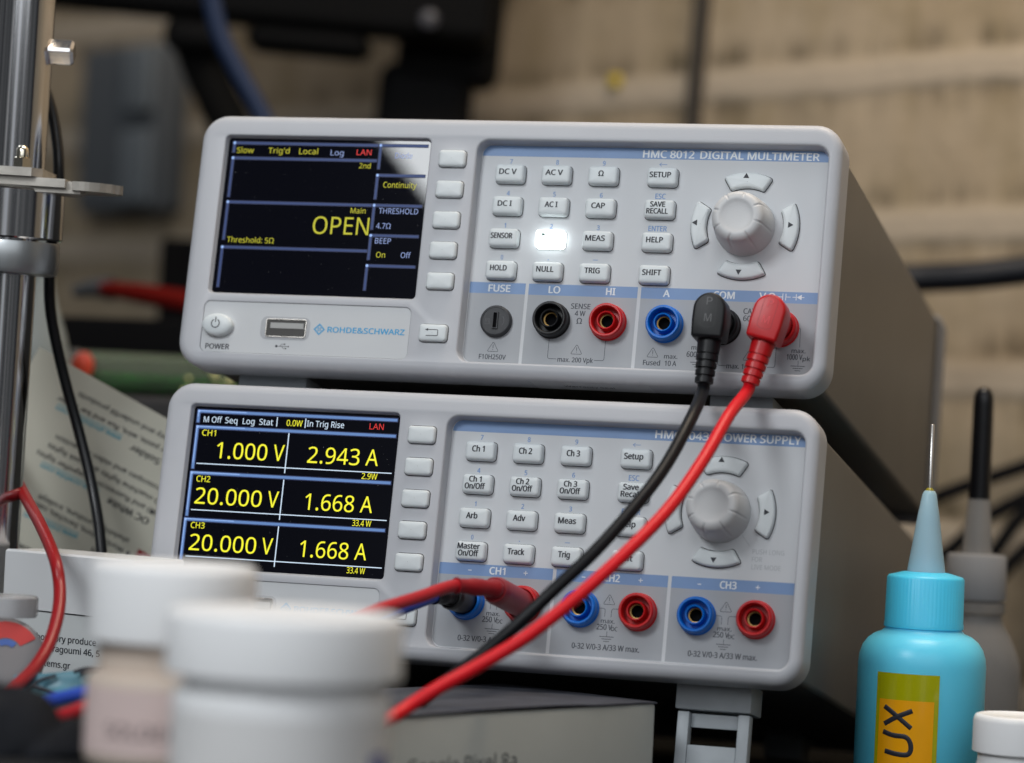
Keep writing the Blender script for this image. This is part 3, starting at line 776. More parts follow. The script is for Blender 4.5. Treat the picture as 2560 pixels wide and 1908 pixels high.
dmm = unit('dmm', (0, 0, 0), 'light grey multimeter with OPEN on its screen and one lit key, atop the power supply')
def M(x, y, z): return Vector((x, y * cos(TILT) - z * sin(TILT), y * sin(TILT) + z * cos(TILT)))
PSO = (0.424, -3.581, -94.477)
psu = unit('psu', M(*PSO) * 0.001, 'light grey power supply with bright yellow voltage readings, lower of the stacked pair')

def dev(x, y, z, low=False):
    """device millimetres -> world millimetres"""
    if low: x, y, z = x + PSO[0], y + PSO[1], z + PSO[2]
    return M(x, y, z)
def mm(v): return Vector(v) * 1000
def px(u, v, d): return mm(P(u, v, d))
def localise(b, o):
    b.v = [(x - o[0], y - o[1], z - o[2]) for x, y, z in b.v]; return b

# ================================================================== right-angle test leads
def test_lead(colour, m, mc, jx, rot, pts, label, lo_r):
    O = dev(jx, 0.5, 20.75)
    root = empty('test_lead', O * .001); tag(root, label, 'test lead')
    ca, sa = cos(radians(rot)), sin(radians(rot))
    def L(x, y, z):    # plug frame: x across, z along the plug, y out of the panel (negative towards us)
        return dev(jx + x * ca + z * sa, y, 20.75 - x * sa + z * ca)
    def T(b): b.v = [tuple(L(*v)) for v in b.v]; return localise(b, O)
    # collar inside the socket
    b = MB(); b.lathe([(4.3, 1.0), (4.3, -7.0)], (0, 0, 0), (0, 1, 0), 30, None, True, True)
    T(b).build('collar', m, root, smooth=40)
    # head: arch outline extruded
    out = []
    for k in range(17):
        a = pi * k / 16; out.append((5.3 * cos(a), 1.0 + 5.4 * sin(a)))
    out += [(-5.35, -3.0), (-5.1, -7.6), (-4.6, -8.3), (4.6, -8.3), (5.1, -7.6), (5.35, -3.0)]
    y0, y1 = -17.2, -6.2
    b = MB(); R = [at_y(inset(out, 1.2), y1), at_y(inset(out, .2), y1 - .8), at_y(out, y1 - 2.0), at_y(out, y0 + 1.3)]
    for k in range(1, 5):
        a = pi / 2 * k / 4; R.append(at_y(inset(out, 1.0 * (1 - cos(a))), y0 + 1.3 * (1 - sin(a))))
    b.rings(R, True, True, True)
    head = T(b).build('plug_head', m, root, smooth=35)
    i = Ink(y0 - .1); i.t('P', -.9, .9, 3.4, 2.5, 0); i.t('M', -1.15, 1.15, -2.0, 2.5, 0)
    T(i.b); i.done('embossed_letter', mat('emboss_' + colour, tuple(min(1, c * 1.5 + .012) for c in (lin(190, 40, 48) if colour == 'red' else (0.05, 0.05, 0.052))), 0.35), head)
    i = Ink(y0 - .05); q = [(2.3 * cos(pi * k / 12), 3.6 + 2.2 * sin(pi * k / 12)) for k in range(13)] + [(-2.3 + 0.0, -4.0)] + [(2.3 * cos(pi + pi * k / 8), -4.2 + .9 * sin(pi + pi * k / 8)) for k in range(9)]
    i.line(q, .13, True); T(i.b); i.done('embossed_outline', mat('emboss_line_' + colour, lin(150, 22, 30) if colour == 'red' else (0.008, 0.008, 0.009), 0.4), head)
    # grooved strain relief
    b = MB(); yc = -11.3
    prof = [(3.9, -7.6), (3.75, -9.5), (3.55, -12.6)]
    z = -12.6
    for k in range(4):
        r = 3.55 - k * .18
        prof += [(r - .45, z - .05), (r - .5, z - .45), (r - .05, z - .55), (r, z - 1.0), (r - .05, z - 2.3)]
        z -= 2.45
    prof += [(2.3, z - .2), (2.2, z + .4)]
    b.lathe(prof, (0, yc, 0), (0, 0, 1), 28)
    rl = MB(); rl.v = [tuple(L(v[0] , v[1] - max(0, -v[2] - 8) * .10, v[2])) for v in b.v]; rl.f = b.f; rl.mi = b.mi
    localise(rl, O).build('strain_relief', m, root, smooth=45)
    st = L(0, yc - 1.5, z + .8); s2 = L(0, yc - 2.0, z - 3)
    b = MB(); b.tube(spline([st, s2] + pts, 14), 2.0, 16)
    localise(b, O).build('cable', mc, root, smooth=60)
    return root
D2 = 1.1547
pb = [px(a * D2, c * D2, d) for a, c, d in ((1497, 905, 896), (1440, 1010, 880), (1372, 1100, 868), (1290, 1192, 858), (1205, 1272, 852), (1120, 1352, 850), (1040, 1420, 850), (960, 1480, 850), (880, 1545, 846), (800, 1605, 838), (740, 1700, 800), (690, 1822, 766))]
test_lead('black', JBLK, SILIB, 186.6, 1.5, pb, 'black right-angle lead plugged into the COM socket', None)
pr = [px(a * D2, c * D2, d) for a, c, d in ((1578, 900, 895), (1520, 1000, 878), (1447, 1102, 862), (1352, 1200, 848), (1243, 1298, 838), (1135, 1382, 830), (1030, 1445, 824), (945, 1492, 818), (870, 1540, 812), (790, 1600, 796), (720, 1700, 762), (640, 1872, 738))]
test_lead('red', JRED, SILIR, 205.6, 12.5, pr, 'red right-angle lead plugged into the volts and ohms socket', None)

# straight leads in channel one
def straight_lead(m, mc, jx, ln, tip, pts, label, r=4.4):
    O = dev(jx, .5, 20.75, True)
    root = empty('banana_lead', O * .001); tag(root, label, 'banana lead')
    ax = [dev(jx + tip[0] * t, 3 - (ln + 3) * t, 20.75 + tip[1] * t, True) for t in (0, .2, .4, .6, .8, 1)]
    b = MB(); b.tube(spline(ax, 4), lambda t: r if t < .9 else r - 5 * (t - .9), 30)
    localise(b, O).build('plug_sleeve', m, root, smooth=50)
    a, c = ax[-2], ax[-1]
    path = spline([a + (c - a) * .6, c, c + (c - a) * .4] + pts[:1], 10)[:34]
    b = MB(); b.tube(path, lambda t: (3.4 - 1.1 * t) + (.22 if int(t * 9) % 2 else -.05), 24)
    localise(b, O).build('strain_relief', m, root, smooth=50)
    b = MB(); b.tube(spline([c, c + (c - a) * .5] + pts, 14), 1.95, 16)
    localise(b, O).build('cable', mc, root, smooth=60)
redsil = mat('dark_red_sleeve', lin(150, 26, 36), 0.45, noise=0.04, spec=0.4)
straight_lead(redsil, mat('dark_red_silicone', lin(186, 22, 34), 0.45), 129.5, 31, (0.4, 0.0),
    [px(u, v, d) for u, v, d in ((1140, 1464, 884), (1050, 1492, 868), (960, 1520, 850), (880, 1546, 838), (760, 1580, 815), (600, 1635, 800), (420, 1700, 792), (240, 1758, 790), (150, 1792, 792), (60, 1800, 800), (-40, 1796, 806))],
    'red lead in the left channel of the power supply, bending over the blue socket')
straight_lead(JBLK, SILIBL, 110.45, 15, (0.4, -1.0),
    [px(u, v, d) for u, v, d in ((1085, 1492, 908), (1000, 1524, 892), (900, 1562, 872), (760, 1600, 845), (600, 1640, 826), (420, 1690, 815), (240, 1726, 808), (125, 1752, 814), (20, 1776, 820), (-60, 1776, 824))],
    'blue lead with black plug in the blue socket behind the bent red lead', 4.3)

# ================================================================== bottles and jars
def standing(name, u, d, z_base=BENCH_Z):
    """foot of an upright thing seen at column u, d mm away"""
    p = px(u, 1500, d); return Vector((p.x, p.y, z_base))
def zof(v, u, d): return px(u, v, d).z

# blue squeeze bottle
u, d = 2312, 955
O = standing('b', u, d); k = d / FPX
hz = lambda v: zof(v, u, d) - BENCH_Z
root = empty('squeeze_bottle', O * .001); tag(root, 'turquoise squeeze bottle with needle tip and orange handwritten label', 'bottle')
BLUE = mat('turquoise_polyethylene', lin(106, 220, 255), 0.32, sss=0.35, spec=0.45, noise=0.03, nscale=40, bump=0.05, bscale=200)
BLUEC = mat('turquoise_cap', lin(84, 214, 255), 0.35, sss=0.3, spec=0.45)
Rb = 159 * k
prof = [(Rb * .9, 0), (Rb, 2), (Rb, hz(1662)), (Rb * .985, hz(1640)), (Rb * .94, hz(1618)), (Rb * .86, hz(1600)), (Rb * .76, hz(1588)), (Rb * .64, hz(1580)), (Rb * .60, hz(1572)), (Rb * .58, hz(1560))]
b = MB(); b.lathe(prof, n=64, cap0=True); b.build('bottle_body', BLUE, root, smooth=50)
b = MB(); Rc = 97 * k
b.lathe([(Rc * .95, hz(1571)), (Rc * 1.02, hz(1569)), (Rc * 1.02, hz(1560)), (Rc, hz(1555)), (Rc * .985, hz(1446)), (Rc * .95, hz(1440)), (Rc * .6, hz(1431)), (Rc * .45, hz(1429))], n=180,
        mod=lambda r, h, th: (r * (1 + (.008 * (1 if (th * 36 / pi) % 2 < 1 else -1) if hz(1562) < h < hz(1444) and False else 0)) + (.09 * cos(th * 60) if r > Rc * .97 and h > hz(1556) else 0), h))
b.build('screw_cap', BLUEC, root, smooth=50)
b = MB(); b.lathe([(48 * k, hz(1431)), (47 * k, hz(1424)), (36 * k, hz(1350)), (29 * k, hz(1300)), (25.5 * k, hz(1278)), (24 * k, hz(1272)), (18 * k, hz(1236)), (14 * k, hz(1228)), (5 * k, hz(1222))], n=40)
b.build('needle_hub', mat('hub_translucent', lin(188, 222, 236), 0.2, sss=0.5, spec=0.6, trans=.25, ior=1.2), root, smooth=60)
b = MB(); b.lathe([(5.2 * k, hz(1226)), (5.2 * k, hz(1061)), (3 * k, hz(1059.5)), (.1, hz(1059.5))], n=16)
b.cur = 1; b.lathe([(13 * k, hz(1229)), (9 * k, hz(1222)), (5.5 * k, hz(1219))], n=16)
b.build('needle', [mat('needle_steel', (0.62, 0.60, 0.58), 0.3, metal=0.9), mat('flux_residue', lin(150, 140, 40), .3)], root, smooth=60)
# wrap-round label: angle a measured from the camera-facing side of the bottle
th0 = math.atan2(CAM.y * 1000 - O.y, CAM.x * 1000 - O.x)
def wrap(uu, rr):   # photo column -> angle round the bottle
    s = max(-.98, min(.98, (uu - u) / 159.0)); return th0 + math.asin(s)
def lab(name, u0, u1, v0, v1, rr, m, parent, n=16):
    R = []
    for vv in (v0, v1): R.append([(rr * cos(wrap(u0 + (u1 - u0) * q / n, rr)), rr * sin(wrap(u0 + (u1 - u0) * q / n, rr)), hz(vv)) for q in range(n + 1)])
    b = MB(); b.rings(R, False); return b.build(name, m, parent, smooth=60, recalc=False)
tp = lab('clear_tape', 2206, 2357, 1676, 1985, Rb + .10, mat('yellow_green_tape', lin(176, 176, 10), 0.18, noise=0.05, nscale=120, coat=.4), root)
lb = lab('paper_label', 2214, 2346, 1741, 1985, Rb + .16, mat('orange_paper', lin(250, 172, 6), 0.3, noise=0.05, nscale=80, coat=.3), root)
# handwriting: x, u, l - reading upwards; strokes as (column, row) of the photo
b = MB()
for st in ([(2227, 1759), (2250, 1775), (2293, 1808)], [(2228, 1802), (2255, 1784), (2294, 1765)],
           [(2226, 1821), (2250, 1828), (2280, 1830), (2292, 1843), (2294, 1862), (2285, 1873), (2260, 1873), (2232, 1868)],
           [(2292, 1898), (2268, 1903), (2226, 1907)], [(2296, 1925), (2268, 1930), (2224, 1933)]):
    pts = [Vector(((Rb + .2) * cos(wrap(a, 0)), (Rb + .2) * sin(wrap(a, 0)), hz(c))) for a, c in st]
    b.tube(spline(pts, 6), .8, 8)
b.v = [((Vector((x, y)).normalized() * (Rb + .2 + (math.hypot(x, y) - Rb - .2) * .2)).x, (Vector((x, y)).normalized() * (Rb + .2 + (math.hypot(x, y) - Rb - .2) * .2)).y, z) for x, y, z in b.v]
b.build('handwriting', INKB, lb, smooth=60)

# clear bottle with the long black tip cap behind it
u, d = 2437, 1085
O = standing('b', u, d); k = d / FPX
root = empty('dropper_bottle', O * .001); tag(root, 'smoky clear dropper bottle with long black tip cap, behind the turquoise bottle', 'bottle')
CLR = mat('smoky_clear_plastic', (0.46, 0.455, 0.45), 0.2, trans=0.55, ior=1.15, noise=0.05, nscale=60)
CLR2 = mat('frosted_plastic', (0.42, 0.425, 0.44), 0.4, trans=0.25, ior=1.2)
Rb2 = 122 * k
b = MB(); b.lathe([(Rb2 * .9, 0), (Rb2, 2), (Rb2, hz(1690)), (Rb2 * .97, hz(1655)), (Rb2 * .88, hz(1620)), (Rb2 * .74, hz(1585)), (Rb2 * .6, hz(1558)), (Rb2 * .56, hz(1535)), (Rb2 * .62, hz(1530)), (Rb2 * .62, hz(1505)), (Rb2 * .5, hz(1500))], n=48, cap0=True)
b.build('bottle_body', CLR, root, smooth=50)
b = MB(); b.lathe([(75 * k, hz(1498)), (76 * k, hz(1495)), (74 * k, hz(1392)), (70 * k, hz(1386)), (36 * k, hz(1384))], n=90, mod=lambda r, h, th: (r + (.12 * cos(th * 45) if r > 73 * k else 0), h), cap0=True)
b.build('screw_cap', CLR2, root, smooth=50)
b = MB(); b.lathe([(40 * k, hz(1386)), (37 * k, hz(1370)), (28 * k, hz(1250)), (26 * k, hz(1246))], n=32)
b.build('nozzle', CLR, root, smooth=50)
b = MB(); b.lathe([(27 * k, hz(1250)), (27 * k, hz(1240)), (25.5 * k, hz(1010)), (25 * k, hz(995)), (22 * k, hz(980)), (15 * k, hz(970)), (6 * k, hz(966)), (.1, hz(965.5))], n=32)
b.build('tip_cap', mat('black_rubber', (0.008, 0.008, 0.01), 0.3), root, smooth=60)

# white jars
JW = mat('white_jar_plastic', (0.93, 0.935, 0.94), 0.4, sss=0.1, spec=0.4)
JAMB = mat('jar_contents_band', lin(205, 178, 150), 0.45)
def white_jar(u, d, v_top, v_lid, r_lid, r_body, r_neck, zb, label, kind):
    global hz
    O = standing('j', u, d, zb); k = d / FPX; H = lambda v: zof(v, u, d) - zb
    root = empty('white_jar', O * .001); tag(root, label, 'jar')
    rl, rb, rn = r_lid * k, r_body * k, r_neck * k
    hn = H(v_lid) - (7.5 if kind == 'a' else 2.5)
    b = MB(); b.lathe([(rb * .85, 0), (rb * .97, 1.2), (rb, 3), (rb, hn - 2), (rb * .97, hn - .5), (rn, hn), (rn, H(v_lid) + 1)], n=64, cap0=True)
    body = b.build('jar_body', JW if kind != 'a' else mat('jar_translucent', lin(222, 205, 190), 0.4, sss=0.2), root, smooth=50)
    top = H(v_top)
    b = MB(); b.lathe([(rl * .93, H(v_lid)), (rl, H(v_lid) + .4), (rl, top - 2.0), (rl * .985, top - .9), (rl * .95, top - .2), (rl * .9, top), (rl * .86, top - .5), (.1, top - .5)], n=180,
                      mod=lambda r, h, th: (r + (.10 * cos(th * 90) if (kind == 'c' and r >= rl * .99 and h < top - 1.5) else 0), h))
    b.build('lid', JW, root, smooth=50)
    return root, rb, hn, O
r1, rb, hn, O1 = white_jar(433, 705, 1408, 1604, 208, 205, 178, -103, 'white lidded jar with a pinkish printed label, standing left of the larger jar', 'a')
tha = math.atan2(CAM.y * 1000 - O1.y, CAM.x * 1000 - O1.x)
def jar_label(root, rb, z0, z1, a0, a1, tha, m, name, rr=.12, parent=None):
    n = 30; R = [[((rb + rr) * cos(tha + radians(a0 + (a1 - a0) * q / n)), (rb + rr) * sin(tha + radians(a0 + (a1 - a0) * q / n)), z) for q in range(n + 1)] for z in (z0, z1)]
    b = MB(); b.rings(R, False); return b.build(name, m, parent or root, smooth=60, recalc=False)
lb1 = jar_label(r1, rb, 4, hn - 3, -110, 110, tha, mat('pinkish_label', lin(230, 208, 203), 0.5, noise=0.05, nscale=60), 'label')
def jar_text(lines, rb, tha, m, parent, name='lettering', rr=.2):
    b = MB()
    for s, a0, z, cap, ratio in lines:
        p, f = text2d(s, 0, 0, 0, cap, .01, 'c', ratio)
        b.add([((rb + rr) * cos(tha + (x / rb) + radians(a0)), (rb + rr) * sin(tha + (x / rb) + radians(a0)), z + zz) for x, zz in p], f)
    return b.build(name, m, parent, smooth=0, recalc=False)
GREYTXT = mat('faded_label_print', lin(84, 66, 74), 0.5)
jar_text([('SOLDERING', -6, hn - 13, 3.6, 1.0), ('FLUX', -14, hn - 23, 3.6, 1.0)], rb, tha, GREYTXT, lb1)
r2, rb, hn, O2 = white_jar(717, 650, 1527, 1690, 296, 272, 250, BENCH_Z, 'larger white lidded jar in the near foreground, cap overlapping the smaller jar', 'b')
tha = math.atan2(CAM.y * 1000 - O2.y, CAM.x * 1000 - O2.x)
lb2 = jar_label(r2, rb, 6, hn - 5, -120, 120, tha, mat('white_label', lin(238, 237, 236), 0.5, noise=0.03, nscale=50), 'label')
jar_label(r2, rb, 8, hn - 22, -40, -2, tha, mat('pink_label_patch', lin(226, 206, 200), 0.5), 'pink_patch', .18, lb2)
jar_label(r2, rb, 8, hn - 13, 55, 74, tha, mat('blue_label_patch', lin(88, 100, 170), 0.5), 'blue_patch', .18, lb2)
white_jar(2562, 905, 1788, 1884, 113, 104, 100, BENCH_Z, 'small white jar with ribbed lid, beside the turquoise bottle', 'c')

# ================================================================== boxes in front
# grey cardboard carton: corner edge at the right, front face running to the lower left
A = px(1640, 1757, 905); zt = A.z
R2 = Vector((RIGHT.x, RIGHT.y, 0)).normalized(); F2 = Vector((FWD.x, FWD.y, 0)).normalized()
dirf = (R2 * -.68 - F2 * .73).normalized(); dirs = (R2 * -.76 + F2 * .65).normalized(); dirs = (dirs - dirf * dirs.dot(dirf)).normalized()
CO = Vector((A.x, A.y, BENCH_Z)); Hh = zt - BENCH_Z
root = empty('cardboard_box', CO * .001); tag(root, 'grey cardboard phone box with lifted lid edge, in front of the power supply leg', 'box')
Lf, Ls = 150, 66
def cb(a, s, h): return tuple(dirf * a + dirs * s + Vector((0, 0, h)))
CARD = mat('grey_card', lin(182, 186, 182), 0.7, noise=0.05, nscale=30, bump=0.15, bscale=500)
b = MB()
R = []
for a, s in ((0, 0), (Lf, 0), (Lf, Ls), (0, Ls)): pass
base = [(0.8, 0), (0.25, .25), (0, .8), (0, Ls), (Lf, Ls), (Lf, 0)]
b.rings([[cb(a, s, 0) for a, s in base], [cb(a, s, Hh - 1.2) for a, s in base], [cb(a + (.3 if a < 1 else 0), s + (.3 if s < 1 else 0), Hh - .4) for a, s in base]], True, True, False)
b.build('carton', CARD, root, smooth=40)
b = MB(); n = 30
edge = []
for q in range(n + 1):
    a = -0.3 + (Lf + .3) * q / n; wob = .45 * sin(q * .9) * math.exp(-q / 9) + random.uniform(-.12, .12)
    edge.append((a, -.25 + wob * .4, Hh + .15 + wob * .35 + 1.5 * math.exp(-((q - 12) / 7) ** 2) * .6))
back = [(a, Ls, Hh - .1) for a, s, h in edge]
b.rings([[cb(a, s, h - .55) for a, s, h in edge], [cb(a, s, h) for a, s, h in edge], [cb(a, s + 1.0, h + .05) for a, s, h in edge], [cb(*p) for p in back]], False)
b.build('lid_flap', mat('dark_card_top', lin(70, 72, 80), 0.55, noise=0.25, nscale=90, bump=0.3, bscale=700), root, smooth=40)
p, f = text2d('Google Pixel 8a', 0, 0, 0, 4.6, .01, 'c', 1.0)
b = MB(); b.add([cb(86 - x, -.08, Hh - 14.8 + z) for x, z in p], f)
b.build('lettering', mat('grey_carton_print', lin(74, 78, 80), 0.6), root, smooth=0)

# ================================================================== left side clutter
# white carton with the printed address
A = px(22, 1372, 962); dr = (R2 * .80 - F2 * .60).normalized(); db = (R2 * .60 + F2 * .80).normalized()
CO = Vector((A.x, A.y, BENCH_Z)); Hw = A.z - BENCH_Z
root = empty('white_carton', CO * .001); tag(root, 'glossy white carton with a printed address, behind the smaller jar', 'carton')
WC = mat('glossy_white_card', (0.78, 0.79, 0.80), 0.25, noise=0.03, nscale=30)
def wp(a, s, h): return tuple(dr * a + db * s + Vector((0, 0, h)))
hs = 19.2
b = MB(); n = 14
def col(h, off=0.0): return [wp(-off, -off, h), wp(58 + off, -off, h), wp(58 + off, 22, h), wp(-off, 22, h)]
b.rings([col(0), col(Hw - hs - .5)], True, True, True); b.build('carton_body', mat('white_card', (0.72, 0.745, 0.745), 0.5, noise=0.03, nscale=30), root, smooth=0)
b = MB(); b.rings([col(Hw - hs, .7), col(Hw - .7, .7), col(Hw, .2)], True, True, True); b.build('carton_lid', WC, root, smooth=0)
b = MB()
def place(s, a, h, cap, ratio=.95, al='l'):
    p, f = text2d(s, a, 0, h, cap, 0, al, ratio)
    for k, (dx, dz) in enumerate(layers(.015, cap)): b.add([wp(x + dx, -.06 - .004 * k, z + dz) for x, z in p], f)
place('laboratory produce', 12.5, Hw - 27.8, 2.0, 1.2); place('I. Dragoumi 46, 5', 17.5, Hw - 31.2, 2.0, 1.2); place('www.systems.gr', 5.5, Hw - 36.2, 2.0, 1.2)
b.build('lettering', INKB, root, smooth=0)

# printed leaflet leaning upside down behind the power supply
A = px(98, 868.5, 1042); th = radians(29.2)
ax = (RIGHT * cos(th) - UP * sin(th)).normalized(); bx = (-RIGHT * sin(th) - UP * cos(th)).normalized()
kk = 1042 / FPX
leaf = empty('leaflet', A * .001); tag(leaf, 'cream printed leaflet turned upside down, leaning behind the metal pole', 'leaflet')
b = MB(); sx, sy = 500 * kk, 880 * kk
nrm = FWD
q4 = [Vector((0, 0, 0)), ax * sx, ax * sx + bx * sy, bx * sy]
b.rings([[tuple(v) for v in q4], [tuple(v + nrm * .5) for v in q4]], True, True, True); b.build('sheet', mat('cream_paper', lin(205, 203, 188), 0.6, noise=0.03, nscale=25), leaf, smooth=0)
LK = mat('soft_black_print', (0.03, 0.03, 0.035), 0.6); LC = mat('turquoise_link_print', lin(70, 165, 185), 0.6)
bl = MB(); bc = MB()
def ab(u, v):
    du, dv = (u - 98) * kk, (v - 868.5) * kk
    return du * cos(th) + dv * sin(th), -du * sin(th) + dv * cos(th)
def leaf_line(s, end, start, bb, cap, bold=.004, underline=False):
    """end / start: photo pixels of the text's end (upper left) and start (lower right)"""
    a0, b0 = ab(*end); a1, b1 = ab(*start)
    p, f = text2d(s, 0, a1 - a0, 0, cap, bold)
    t = b0
    def tr(x, z): 
        a = a1 - x; m = b0 + (b1 - b0) * ((a - a0) / (a1 - a0)); return tuple(ax * a + bx * (m + z) - nrm * .08)
    for k, (dx, dz) in enumerate(layers(max(bold, .012), cap)):
        bb.add([tuple(Vector(tr(x + dx, z + dz)) - nrm * .006 * k) for x, z in p], f)
    if underline: bb.add([tr(0, -cap * .95), tr(a1 - a0, -cap * .95), tr(a1 - a0, -cap * .8), tr(0, -cap * .8)], [[0, 1, 2, 3]])
c2 = lambda x, y: (40 + x / 4.13, 840 + y / 4.13)
c3 = lambda x, y: (40 + x / 5.5075, 1180 + y / 5.5075)
leaf_line('epoxy and underfill products', c2(645, 600), c2(1660, 1115), bl, 1.75)
leaf_line('solder paste, wire, flux and bar solder', c2(430, 640), c2(1700, 1270), bl, 1.75)
leaf_line('www.almitsolder.com', c2(412, 738), c2(1080, 1068), bc, 1.75, .006, True)
leaf_line('Solder', c2(1180, 1150), c2(1480, 1305), bl, 2.2, .03)
leaf_line('Microscopes and video inspection', c2(412, 1040), c2(1600, 1640), bl, 1.75)
leaf_line('LED machine lights and task lights', c2(330, 1125), c2(1560, 1760), bl, 1.75)
leaf_line('LED and fluorescent magnifier lights', c2(215, 1195), c2(1480, 1850), bl, 1.75)
leaf_line('www.ocwhite.com', c2(255, 1335), c2(850, 1625), bc, 1.75, .006, True)
leaf_line('OC White', c3(1260, 392), c3(1820, 690), bl, 2.3, .03)
leaf_line('shelving, furniture, trolleys', c3(310, 335), c3(1550, 955), bl, 1.75)
leaf_line('Workstations, benches, cabinets', c3(60, 330), c3(1480, 1090), bl, 1.75)
leaf_line('www.treston.com', c3(110, 585), c3(840, 905), bc, 1.75, .006, True)
leaf_line('Treston', c3(1040, 1070), c3(1450, 1280), bl, 2.2, .03)
leaf_line('terms', c3(20, 1010), c3(200, 1090), bl, 2.0, .02)
for u_, v_ in (c3(1870, 550), c3(1540, 1120)):
    a, c = ab(u_, v_); bl.add([tuple(ax * (a + .8 * cos(q * pi / 6)) + bx * (c + .8 * sin(q * pi / 6)) - nrm * .08) for q in range(12)], [list(range(12))])
bl.build('lettering', LK, leaf, smooth=0); bc.build('link_lettering', LC, leaf, smooth=0)
a, c = ab(*c3(1690, 1060)); b = MB(); b.add([tuple(ax * x + bx * y - nrm * .08) for x, y in ((a, c), (a + 9, c), (a + 9, c + 7), (a, c + 7))], [[0, 1, 2, 3]])
b.build('red_mark', mat('red_print', lin(150, 22, 32), 0.6), leaf, smooth=0)

# chromed pole with its collars and clamp plates
CHR = mat('polished_chrome', (0.66, 0.66, 0.67), 0.13, metal=1.0)
SAT = mat('satin_aluminium', (0.42, 0.44, 0.45), 0.35, metal=0.85, bump=0.05, bscale=1200)
PLT = mat('brushed_steel_plate', (0.52, 0.49, 0.44), 0.42, metal=0.75, noise=0.15, nscale=120, bump=0.15, bscale=800)
PD = 985
pt, pb_ = px(72, -140, PD), px(-16, 1250, PD)
axp = (pt - pb_).normalized(); 
t_ = (BENCH_Z - pb_.z) / axp.z; base = pb_ + axp * t_
root = empty('metal_stand', base * .001); tag(root, 'chromed metal pole with two collars and flat clamp plates at the left edge', 'stand')
kp = PD / FPX
def along(v): # distance along the pole at photo row v
    f = (v - 1250) / (-140 - 1250); return (pb_ + (pt - pb_) * f - base).length
b = MB(); b.lathe([(70 * kp, 0), (70 * kp, along(560)), ], axis=axp, n=64, cap0=True); b.lathe([(76 * kp, along(560)), (76 * kp, along(-140))], axis=axp, n=64, cap1=True)
b.build('pole', CHR, root, smooth=50)
b = MB(); b.lathe([(60 * kp, along(598)), (126 * kp, along(598)), (129 * kp, along(594)), (129 * kp, along(478)), (126 * kp, along(474)), (60 * kp, along(474))], axis=axp, n=64); b.build('chrome_collar', CHR, root, smooth=35)
b = MB(); b.lathe([(60 * kp, along(686)), (110 * kp, along(686)), (120 * kp, along(682)), (124 * kp, along(672)), (125 * kp, along(612)), (122 * kp, along(604)), (60 * kp, along(602))], axis=axp, n=64); b.build('satin_collar', SAT, root, smooth=35)
def slab(name, pts, v0, v1, m=PLT):
    """flat plate across the pole: (column offset from pole in px, depth mm towards us is negative)"""
    c0, c1 = axp * along(v0), axp * along(v1)
    e1 = (R2 - axp * R2.dot(axp)).normalized(); e2 = (F2 - axp * F2.dot(axp)).normalized()
    b = MB(); b.rings([[tuple(c0 + e1 * x + e2 * y) for x, y in pts], [tuple(c1 + e1 * x + e2 * y) for x, y in pts]], True, True, True); return b.build(name, m, root, smooth=0)
slab('clamp_plate', [(-20, -19), (9, -19), (12, -14), (12, 14), (-20, 14)], 446, 425)
slab('clamp_plate', [(-20, -16.5), (20, -16.5), (20.5, 6), (14, 15), (-20, 15)], 468, 447)
tip = [(23.5 + 13.6 * cos(radians(q)), -3.5 + 13.6 * sin(radians(q))) for q in range(-84, 70, 7)]
tip = [(x + (.5 * sin(x * 3.1) if x > 30 else 0), y) for x, y in tip]
slab('clamp_plate', [(-10, -13.5), (22, -13.5), (22.6, -16.5)] + tip + [(14, 12), (-10, 12)], 473, 451)
slab('clamp_plate', [(-10, -14.5), (25, -14.5), (26, -8), (20, 9), (-10, 10)], 481, 473.5)
b = MB(); e1 = (R2 - axp * R2.dot(axp)).normalized(); e2 = (F2 - axp * F2.dot(axp)).normalized()
bo = e1 * (36 * kp) - e2 * 14.5
b.lathe([(3.2, along(425)), (3.2, along(402)), (2.6, along(400)), (2.2, along(398))], tuple(bo), axp, 6)
b.lathe([(2.2, along(400)), (2.2, along(385)), (1.9, along(377)), (1.2, along(371)), (.05, along(369))], tuple(bo), axp, 20)
b.build('acorn_nut', mat('gilt_nut', (0.75, 0.70, 0.58), 0.15, metal=1.0), root, smooth=40)
c0 = axp * along(125); b = MB()
sec = [(-3.4, -2.6), (-2.6, -3.4), (2.6, -3.4), (3.4, -2.6), (3.4, 2.6), (2.6, 3.4), (-2.6, 3.4), (-3.4, 2.6)]
rot45 = radians(38)
S = [(x * cos(rot45) - y * sin(rot45), x * sin(rot45) + y * cos(rot45)) for x, y in sec]
b.rings([[tuple(c0 + e1 * x + e2 * p[0] * s + axp * p[1] * s) for p in S] for x, s in ((0, 1), (16.8, 1), (17.8, .8))], True, True, True)
b.build('cross_pin', mat('pin_steel', (0.72, 0.72, 0.74), 0.22, metal=1.0), root, smooth=0)

